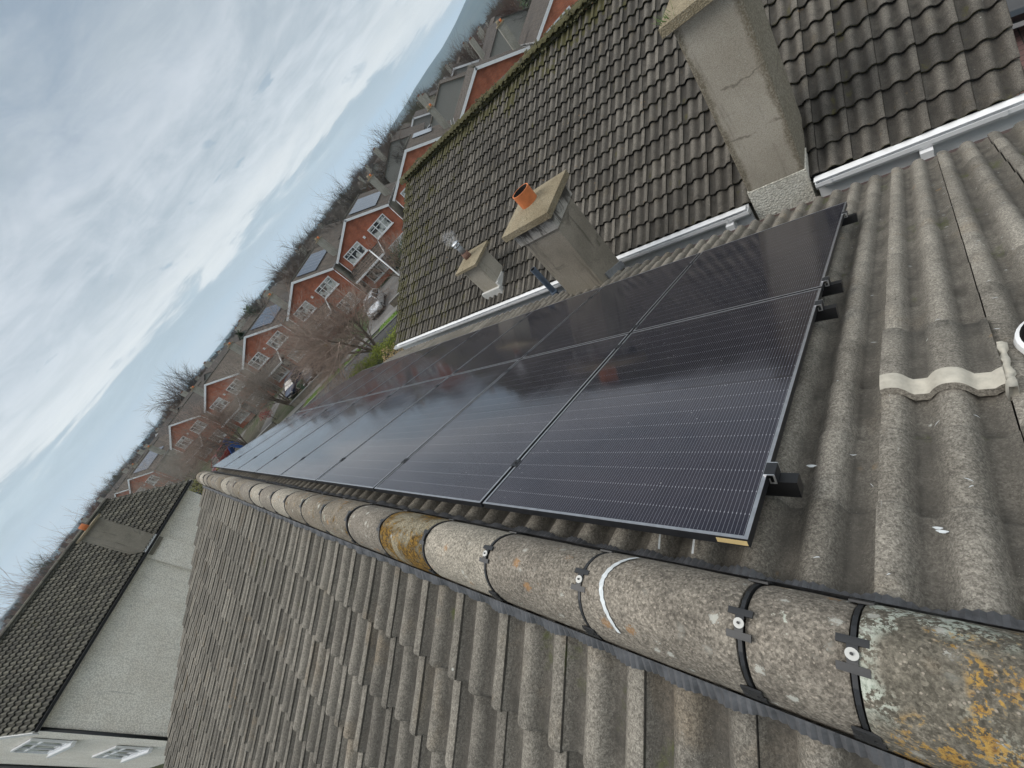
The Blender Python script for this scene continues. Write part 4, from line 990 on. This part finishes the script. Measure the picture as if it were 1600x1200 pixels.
bare_tree('bare_tree', S(-24.5, 35.0), 'bare grey bush between the big bare tree and the black car', 9, 6, 2.9, .06, (6, 7, 6, 4), .9, .02, m_twigg)
bare_tree('bare_tree', S(-41, 36.0), 'bare tree in front of the second brick gable from the left', 12, 6, 3.6, .08, (6, 7, 6, 5), .9, .02, m_twig)
bare_tree('bare_tree', S(-51, 37.0), 'thin bare tree before the leftmost windows by the ridge end', 15, 5, 3.6, .08, (6, 7, 6, 4), .9, .02, m_twigg)
bare_tree('bare_tree', S(-62, 42.0), 'slender dark tree against the grey side wall', 18, 2, 4.0, .09, (6, 5, 5, 4), .7, .05, m_twigg)
bare_tree('bare_tree', S(-13.5, 36.5), 'bare twiggy tree behind the silver car by the dark hedge', 19, 3, 2.4, .06, (5, 6, 5, 4), .8, .04, m_twig)
bare_tree('russet_tree', (-6.4, 36.6, G0), 'tall russet stemmed tree rising behind the pebbledashed house ridge', 23, 9, 4.0, .07, (8, 6, 5, 4), .5, .08, m_twigr)
bare_tree('russet_tree', (-9.8, 41.0, G0), 'second russet stemmed tree, at the left edge of the picture', 24, 8, 4.1, .07, (8, 6, 5, 4), .5, .08, m_twigr)

def leaf_clump(mb, rg, c, rx, ry, rz_, n, size, mi=0):
    for _ in range(n):
        u, v_, w_ = rg.gauss(0, 1), rg.gauss(0, 1), rg.gauss(0, 1); l = math.sqrt(u * u + v_ * v_ + w_ * w_) or 1; q = rg.random() ** .4
        lump = 1 + .22 * math.sin(3 * u / l * 2 + 1.3) * math.sin(4 * v_ / l + .4)
        p = V(c[0] + u / l * rx * q * lump, c[1] + v_ / l * ry * q * lump, c[2] + w_ / l * rz_ * q * lump)
        a, b_ = V(rg.gauss(0, 1), rg.gauss(0, 1), rg.gauss(0, .7)).normalized(), None; b_ = a.orthogonal().normalized(); s_ = size * rg.uniform(.6, 1.3)
        mb.add([p - a * s_, p + b_ * s_ * .5, p + a * s_, p - b_ * s_ * .5], [(0, 1, 2, 3)], mi)
m_hedge = flat('yellow_green_leaves', (.17, .20, .025), .8, var=.5, scale=2.5)
m_dkleaf = flat('dark_green_leaves', (.03, .055, .02), .8, var=.5, scale=1.5)
m_dry = flat('dry_leaves', (.26, .19, .09), .9, var=.4, scale=4)
m_olive = flat('olive_leaves', (.11, .11, .03), .85, var=.5, scale=2)
rg = random.Random(31)
def shrub(name, loc, label, lumps, mat, size, dens=260, cat='shrub', stem=True):
    root = thing(name, loc, label, cat); mb = MB()
    for (x, y, z, a, b_, c_) in lumps: leaf_clump(mb, rg, (x, y, z), a, b_, c_, int(dens * a * b_ * 3 + 120), size)
    mb.build('foliage', mat, root)
    if stem:
        mb = MB()
        for (x, y, z, a, b_, c_) in lumps: mb.tube([(x, y, 0), (x + .05, y, z)], [.05, .02], 6); 
        mb.build('stem', m_bark, root)
    return root
hp = S(-13.5, 25.6); 
shrub('hedge', (11.3, 27.4, G0), 'bright yellow green hedge beside the road at the end of the mossy roof', [(T.x * q, T.y * q, .6 + .12 * math.sin(q * 3), .62, .62, .62) for q in [-2.8 + .55 * k for k in range(11)]], m_hedge, .055, 420, 'hedge', False)
shrub('dry_shrub', (9.9, 22.6, G0), 'straw coloured dry shrub below the corner of the white gutter', [(0, 0, 1.0, .8, .8, .9), (.8, -.8, .9, .7, .7, .8)], m_dry, .06)
shrub('evergreen_shrub', S(-11.8, 37.2), 'dark evergreen bush behind the silver car', [(0, 0, 1.4, 1.4, 1.2, 1.4), (1.3, -1.2, 1.2, 1.3, 1.2, 1.2), (-.4, 1.2, 1.7, 1.0, 1.0, 1.1)], m_dkleaf, .09, 330)
shrub('yellow_shrub', S(-26.6, 38.5), 'golden brown shrub beside the navy car', [(0, 0, .9, .9, .8, .9), (.5, .4, .6, .7, .7, .6)], flat('golden_leaves', (.22, .13, .03), .8, var=.5, scale=3), .07)
shrub('olive_shrub', (-.8, 44.0, G0), 'olive green shrub showing just past the end of the ridge', [(0, 0, 2.2, 1.6, 1.6, 1.8), (1.2, .5, 1.6, 1.3, 1.2, 1.5)], m_olive, .1)
shrub('red_shrub', S(-35.2, 35.6), 'dark red leaved shrub low in the bare tree left of the navy car', [(0, 0, 1.2, .7, .6, .6)], flat('red_leaves', (.23, .03, .03), .7, var=.4, scale=4), .07)

# ------------------------------------------------------------------ cars
m_glass = flat('car_glass', (.02, .025, .03), .15, var=.2, spec=.35); m_tyre = flat('tyre_rubber', (.015, .015, .015), .85); m_rim = flat('alloy_rim', (.45, .46, .47), .3, .7)
m_lamp = flat('headlamp_lens', (.75, .77, .78), .12); m_tail = flat('tail_lamp_lens', (.35, .01, .01), .2)
def paint(name, c):
    m = flat(name, c, .28, .35, var=.06); m.node_tree.nodes['Principled BSDF'].inputs['Coat Weight'].default_value = .8; return m
def car(loc, rz, label, pm, L=4.2, W=1.76, Hh=1.5):
    """x forward"""
    root = thing('parked_car', loc, label, 'car', None, rz); h2 = L / 2; mb = MB()
    st = [(-h2, .45, .80, .74), (-h2 + .12, .3, .92, .84), (-h2 + .6, .22, .96, .88), (-.4, .2, .93, .88), (.55, .2, .92, .88), (1.0, .2, .90, .88), (h2 - .7, .22, .84, .86), (h2 - .18, .28, .72, .78), (h2, .4, .62, .66)]
    vs = []; k = W / 1.76
    for (x, zb, zt, hw) in st:
        hw *= k
        vs += [(x, y * hw, z) for y, z in ((-.93, zb), (-1, zb + .15), (-1, zt - .12), (-.93, zt), (-.5, zt + .035), (.5, zt + .035), (.93, zt), (1, zt - .12), (1, zb + .15), (.93, zb))]
    n = 10; fs = [(i * n + q, i * n + (q + 1) % n, (i + 1) * n + (q + 1) % n, (i + 1) * n + q) for i in range(len(st) - 1) for q in range(n)] + [tuple(range(n)), tuple(range((len(st) - 1) * n, len(st) * n))[::-1]]
    mb.add(vs, fs, 0, True)
    for f_ in range(len(mb.f)): mb.s[f_] = len(mb.f[f_]) == 4
    rt = [(-h2 + .55, Hh - .1, .58), (-.7, Hh, .62), (.05, Hh - .01, .62), (.42, Hh - .09, .58)]
    vs = [(x, y * hw * k, z + (0 if abs(y) == 1 else .03)) for x, z, hw in rt for y in (-1, -.5, .5, 1)] + [(x, y * hw * k, z - .05) for x, z, hw in rt for y in (-1, 1)]
    fs = [(i * 4 + q, i * 4 + q + 1, i * 4 + q + 5, i * 4 + q + 4) for i in range(3) for q in range(3)]
    fs += [(i * 4 + 0, i * 4 + 4, 16 + (i + 1) * 2, 16 + i * 2) for i in range(3)] + [(i * 4 + 7, i * 4 + 3, 16 + i * 2 + 1, 16 + (i + 1) * 2 + 1) for i in range(3)]
    mb.add(vs, fs, 0, True)
    for sg in (-1, 1):      # pillars and mirrors
        for (a, b_) in (((1.05, .86 * k, .9), (.42, .58 * k, Hh - .1)), ((-.25, .87 * k, .93), (-.3, .62 * k, Hh - .04)), ((-h2 + .2, .82 * k, .93), (-h2 + .6, .58 * k, Hh - .11))):
            mb.tube([(a[0], sg * a[1], a[2]), (b_[0], sg * b_[1], b_[2])], .04, 6)
        mb.box(.72, .88, sg * .98 * k - .07, sg * .98 * k + .07, .93, 1.05)
    mb.build('body', pm, root)
    mb = MB(); lo = [(-h2 + .2, .8), (-.7, .85), (.05, .86), (1.05, .84)]; hi = [(-h2 + .56, .57, Hh - .11), (-.7, .61, Hh - .03), (.05, .61, Hh - .04), (.41, .57, Hh - .11)]
    vs = [(x, sg * w_ * k, .92) for sg in (-1, 1) for x, w_ in lo] + [(x, sg * w_ * k, z) for sg in (-1, 1) for x, w_, z in hi]
    fs = [(i, i + 1, 8 + i + 1, 8 + i) for i in range(3)] + [(4 + i + 1, 4 + i, 12 + i, 12 + i + 1) for i in range(3)] + [(3, 7, 15, 11), (4, 0, 8, 12)]
    mb.add(vs, fs); mb.build('windows', m_glass, root)
    for x in (-h2 + .75, h2 - .82):
        for sg in (-1, 1):
            mb = MB(); y = sg * (.78 * k); mb.tube([(x, y - .1, .31), (x, y + .1, .31)], .31, 20); wh = mb.build('wheel', m_tyre, root)
            mb = MB(); mb.tube([(x, y + sg * .1, .31), (x, y + sg * .112, .31)], [.21, .17], 14); mb.build('rim', m_rim, wh)
    for sg in (-1, 1):
        mb = MB(); mb.box(h2 - .22, h2 - .03, sg * .58 * k - .13, sg * .58 * k + .13, .58, .7); mb.build('headlight', m_lamp, root)
        mb = MB(); mb.box(-h2 - .01, -h2 + .1, sg * .66 * k - .08, sg * .66 * k + .08, .62, .86); mb.build('tail_light', m_tail, root)
    mb = MB(); mb.box(h2 - .05, h2 + .012, -.45 * k, .45 * k, .36, .52); mb.build('grille', m_dark, root)
    mb = MB(); mb.box(h2 + .012, h2 + .02, -.26, .26, .38, .49); mb.build('number_plate', m_whiteold, root)
    return root
rzn = math.atan2(-Nn.y, -Nn.x)
car(S(-17.9, 36.9), rzn + .12, 'silver car parked in the driveway behind the hedge and kerb', paint('silver_paint', (.66, .69, .72)))
car(S(-32.0, 38.4), rzn - .1, 'navy blue car parked beside the yellow lidded bin', paint('navy_paint', (.012, .02, .06)))
car(S(-27.9, 36.6), rzn, 'black car half hidden behind the bare bush, headlights towards the road', paint('black_paint', (.012, .012, .014)))
car(S(-47.5, 38.4), rzn, 'red car mostly hidden by the bare trees at the far end of the street', paint('red_paint', (.25, .012, .012)))
car((-2.3, 62, G0), 1.9, 'blue car in the gap between the ridge end and the pebbledashed house', paint('blue_paint', (.02, .05, .2)))
car((16.6, -3.2, G0), R(160), 'dark car at the top right corner behind the mossy roof', paint('dark_paint', (.012, .014, .016)))

def bin_(loc, label, bm, lm):
    o = thing('wheelie_bin', loc, label, 'bin', 'wheelie bins by the navy car', YAW)
    mb = MB(); vs = [(x * s_, y * s_, z) for z, s_ in ((.05, .24), (1.0, .31)) for x, y in ((-1, -1), (1, -1), (1, 1), (-1, 1))]
    mb.add(vs, [(0, 1, 5, 4), (1, 2, 6, 5), (2, 3, 7, 6), (3, 0, 4, 7), (3, 2, 1, 0)]); mb.build('bin_body', bm, o)
    mb = MB(); mb.box(-.34, .34, -.36, .34, 1.0, 1.07); mb.tube([(-.3, .38, 1.0), (.3, .38, 1.0)], .025, 8); mb.build('lid', lm, o)
    mb = MB(); mb.tube([(-.28, .25, .12), (-.2, .25, .12)], .12, 12); mb.tube([(.2, .25, .12), (.28, .25, .12)], .12, 12); mb.build('wheels', m_tyre, o)
m_gbin = flat('green_plastic', (.02, .07, .03), .5); m_ybin = flat('yellow_plastic', (.75, .42, .01), .45); m_bbin = flat('blue_plastic', (.02, .11, .42), .45)
bin_(S(-28.9, 34.9), 'green wheelie bin with a green lid next to the navy car', m_gbin, m_gbin)
bin_(S(-28.6, 37.0), 'wheelie bin with a bright yellow body behind the green bin', m_ybin, m_ybin)
o = thing('playground_slide', S(-43.2, 36.5), 'bright blue plastic climbing slide under the bare trees beyond the last panel', 'slide', None, YAW)
mb = MB(); mb.prism([(-.9, -.3, .1), (.4, -.3, 1.5), (.6, -.3, 1.5), (-.7, -.3, .1)], (0, .6, 0)); mb.box(-.95, .6, -.36, -.3, .1, .3); mb.build('chute', m_bbin, o)
mb = MB(); mb.prism([(.55, -.32, 1.75), (1.3, -.32, 0), (1.45, -.32, 0), (.75, -.32, 1.9)], (0, .64, 0)); mb.prism([(.6, -.32, 1.5), (.75, -.32, 1.5), (1.0, -.32, 2.2), (.85, -.32, 2.25)], (0, .64, 0)); mb.build('ladder', m_bbin, o)
# white pole
pp = C0 + V(math.sin(R(33.1)), math.cos(R(33.1)), 0) * 33.0
o = thing('lamp_post', (pp.x, pp.y, G0), 'thin white pole standing before the brick house with the bright roof array', 'pole')
mb = MB(); mb.tube([(0, 0, 0), (0, 0, 1.2), (0, 0, 4.85)], [.075, .06, .05], 10); mb.build('shaft', m_white, o); mb = MB(); mb.tube([(0, 0, 4.85), (0, 0, 4.92)], .06, 10); mb.build('top_cap', m_white, o)
o = thing('marker_post', S(-22.4, 31.6), 'thin brown wooden post leaning on the grass verge', 'post'); mb = MB(); mb.tube([(0, 0, .1), (.1, .1, 1.9)], [.05, .04], 8); mb.build('timber', flat('post_wood', (.22, .16, .1), .9), o); mb = MB(); mb.box(-.12, .12, -.12, .12, .08, .16); mb.build('foot', m_kerb, o)

# ------------------------------------------------------------------ suburb beyond
rg = random.Random(77)
m_farwall = [flat('far_wall_white', (.55, .54, .5), .9, var=.1), flat('far_wall_cream', (.38, .34, .27), .9, var=.1), flat('far_wall_brick', (.2, .08, .055), .9, var=.1), flat('far_wall_grey', (.26, .25, .23), .9, var=.1)]
def far_house(k):
    mb = MB(); w_, dp, e_, a_ = 4.3, 4.6 + k * .6, 4.9, 7.1
    mb.prism([(-w_, -dp, -2), (w_, -dp, -2), (w_, -dp, e_), (0, -dp, a_ - .1), (-w_, -dp, e_)], (0, 2 * dp, 0), 0)
    for sg in (-1, 1):
        n_ = math.hypot(w_ + .3, a_ - e_); c_, s_ = w_ / math.hypot(w_, a_ - e_), (a_ - e_) / math.hypot(w_, a_ - e_)
        mb.frame_box(V(0, 0, a_ + .05), V(0, 1, 0), V(sg * c_, 0, -s_), V(sg * s_, 0, c_), -dp - .25, dp + .25, .0 if sg < 0 else .07, n_ + .1, -.1, 0, 1)
        mb.frame_box(V(0, 0, a_ + .05), V(0, 1, 0), V(sg * c_, 0, -s_), V(sg * s_, 0, c_), -dp - .29, -dp - .26, 0, n_ + .1, -.28, -.02, 2)
    mb.box(3.2, 4.0, -1, -.2, 3.5, a_ + .9, 3); mb.box(3.4, 3.8, -.8, -.4, a_ + .9, a_ + 1.15, 4)
    for x in (-2.9, .7):
        for z in (.9, 3.3): mb.box(x, x + 2.1, -dp - .06, -dp, z, z + 1.2, 2); mb.box(x + .12, x + 1.98, -dp - .08, -dp - .06, z + .12, z + 1.08, 5)
    for z in (3.3,): mb.box(-w_ - .05, -w_, -1, .6, z, z + 1.1, 2); mb.box(w_, w_ + .05, -3, -1.8, z, z + 1.1, 2)
    o = mb.build('suburban_house', [m_farwall[k], m_farroof, m_white, m_siderend, m_terra2, m_pane]); return o
protos = [far_house(k) for k in range(4)]
used = [False] * 4; placed = []
def put_house(x, y, rz, k, label, dz=0.0):
    o = protos[k] if not used[k] else protos[k].copy()
    if used[k]: col.objects.link(o)
    used[k] = True; o.location = (x, y, ground_z(x, y) + dz); o.rotation_euler = (0, 0, rz); tag(o, label, 'house', 'houses of the suburb beyond the brick row'); placed.append((x, y)); return o
FAR = 'distant house among bare trees in the suburb beyond the brick row'
for row, n_ in enumerate((76, 92, 126, 150)):
    for q in range(17):
        s_ = -150 + q * 10.6 + (row % 3) * 3; x, y, _ = S(s_, n_ + rg.uniform(-2, 2))
        a = math.degrees(math.atan2(x, y))
        if not (-16 < a < 64) or rg.random() < (.12 if n_ < 80 else .4): continue
        put_house(x, y, YAW + (math.pi if row % 2 == 0 else 0) + rg.uniform(-.05, .05), rg.choice((0, 1, 3, 3, 3, 2)) if n_ > 100 else 3, FAR, rg.uniform(-.4, .3))
for q in range(95):
    a = R(rg.uniform(-18, 66)); r_ = 215 + 560 * rg.random() ** .9; x, y = r_ * math.sin(a), r_ * math.cos(a)
    put_house(x, y, rg.uniform(0, 6.28), rg.choice((0, 0, 0, 1, 1, 3)), FAR)
def far_tree(seed, h, twig, stems=1):
    rt = random.Random(seed); mb = MB()
    L = h * .45
    pts = [V(0, 0, -1), V(rt.gauss(0, .1), rt.gauss(0, .1), L * .5), V(rt.gauss(0, .2), rt.gauss(0, .2), L)]
    mb.tube(pts, [h * .022, h * .017, h * .012], 5, 0, cap=False)
    for j in range(15):
        q = pts[1].lerp(pts[2], rt.random()) if j < 11 else pts[2]; a = rt.uniform(0, 6.283); e_ = rt.uniform(.25, 1.0)
        grow(mb, rt, q, V(math.cos(a) * e_, math.sin(a) * e_, .9).normalized(), h * rt.uniform(.3, .5), h * .007, 1, 3, .75, .05, [0, 7, 7, 0], 3, 0, .016)
    return mb.build('bare_tree', twig)
def ever_tree(seed, h):
    mb = MB(); rt = random.Random(seed); mb.tube([(0, 0, -1), (0, 0, h * .8)], [h * .02, h * .008], 5, 1)
    for q in range(9):
        z = h * (.25 + .08 * q); r_ = h * .24 * (1.05 - q / 9.5) + .3; leaf_clump(mb, rt, (rt.gauss(0, .3), rt.gauss(0, .3), z), r_, r_, h * .08, 60, .34)
    return mb.build('evergreen_tree', [m_dkleaf, m_bark])
m_ftw = [flat('far_twigs_brown', (.088, .066, .052), .95, var=.3, scale=.3), flat('far_twigs_grey', (.078, .068, .058), .95, var=.3, scale=.3), flat('far_twigs_olive', (.085, .078, .045), .95, var=.3, scale=.3), flat('far_twigs_russet', (.11, .066, .05), .95, var=.3, scale=.3)]
tp = [far_tree(40 + k, 10, m_ftw[k % 4]) for k in range(6)] + [ever_tree(60, 9), ever_tree(61, 11)]
tused = [False] * len(tp)
def put_tree(x, y, k, s_, label, group='bare trees of the suburb'):
    o = tp[k] if not tused[k] else tp[k].copy()
    if tused[k]: col.objects.link(o)
    tused[k] = True; o.location = (x, y, ground_z(x, y)); o.rotation_euler = (0, 0, rg.uniform(0, 6.28)); o.scale = (s_ * rg.uniform(.9, 1.25),) * 2 + (s_,); tag(o, label, 'tree', group); return o
BT = 'leafless tree in the wooded skyline beyond the brick houses'; ET = 'dark evergreen tree in the wooded skyline'
put_tree(15.5, 128, 0, 1.28, 'tall bare tree standing alone above the skyline left of the row', None)
put_tree(19.5, 131, 1, 1.2, 'rounded bare tree beside the tall lone one on the skyline', None)
for q in range(285):
    a = R(rg.uniform(-17, 66)); r_ = 72 + 420 * rg.random() ** 1.35; x, y = r_ * math.sin(a), r_ * math.cos(a)
    if x * Nn.x + y * Nn.y < 63 and x * Nn.x + y * Nn.y > 15: continue
    ev = rg.random() < .1; hgt = rg.uniform(.55, .95) if r_ < 200 else rg.uniform(.8, 1.2)
    put_tree(x, y, rg.choice((6, 7)) if ev else rg.randrange(6), hgt, ET if ev else BT, 'evergreens of the suburb' if ev else 'bare trees of the suburb')
# far woods and rooftops that read as one mass
mb = MB(); rw_ = random.Random(99)
for q in range(5200):
    a = R(rw_.uniform(-19, 70)); r_ = 560 + 2300 * rw_.random() ** 1.3; x, y = r_ * math.sin(a), r_ * math.cos(a); z = ground_z(x, y)
    h_ = rw_.uniform(5, 13); w_ = rw_.uniform(3, 8)
    for e_ in range(5):
        b_ = rw_.uniform(0, 3.14); d = V(math.cos(b_), math.sin(b_), 0) * w_ * .5; c_ = V(x + rw_.gauss(0, w_ * .4), y + rw_.gauss(0, w_ * .4), z)
        t_ = h_ * rw_.uniform(.6, 1)
        mb.add([c_ - d * .6, c_ + d * .6, c_ + d * 1.0 + UP * t_ * .55, c_ + d * rw_.uniform(.1, .6) + UP * t_, c_ - d * rw_.uniform(.2, .7) + UP * t_ * .9, c_ - d + UP * t_ * .5], [(0, 1, 2, 3, 4, 5)])
fw_ = mb.build('far_woods', flat('far_woods', (.075, .063, .05), 1.0, var=.4, scale=.02)); fw_['kind'] = 'stuff'; tag(fw_, 'brown leafless woods of the far suburb', 'woods')
mb = MB()
for q in range(900):
    a = R(rw_.uniform(-19, 70)); r_ = 620 + 1500 * rw_.random(); x, y = r_ * math.sin(a), r_ * math.cos(a); z = ground_z(x, y); ro = rw_.uniform(0, 3.14)
    X = lambda p: (x + p[0] * math.cos(ro) - p[1] * math.sin(ro), y + p[0] * math.sin(ro) + p[1] * math.cos(ro), z + p[2])
    mi = rw_.choice((0, 0, 1)); mb.box(-4, 4, -5, 5, 0, 5.5, mi, X)
    mb.add([X(p) for p in ((-4.3, -5.3, 5.4), (4.3, -5.3, 5.4), (4.3, 5.3, 5.4), (-4.3, 5.3, 5.4), (0, -5.3, 8), (0, 5.3, 8))], [(0, 4, 5, 3), (1, 2, 5, 4), (0, 1, 4), (2, 3, 5)], 2)
fh_ = mb.build('far_rooftops', [m_farwall[0], m_farwall[1], m_farroof]); fh_['kind'] = 'stuff'; tag(fh_, 'far white walls and rooftops spread through the woods', 'houses')

# ------------------------------------------------------------------ air
m_haze = bpy.data.materials.new('haze'); m_haze.use_nodes = True; t = NT(m_haze.node_tree); m_haze.node_tree.nodes.clear()
out = t.new('ShaderNodeOutputMaterial'); pv = t.new('ShaderNodeVolumePrincipled'); pv.inputs['Density'].default_value = .00014; pv.inputs['Color'].default_value = (.56, .78, 1.0, 1); pv.inputs['Anisotropy'].default_value = .0
t.link(pv.outputs[0], out.inputs['Volume'])
mb = MB(); mb.box(-6600, 6600, -6600, 6600, -90, 215); hz_ = mb.build('haze', m_haze); hz_['kind'] = 'stuff'; tag(hz_, 'pale air that fades the far hills', 'haze')
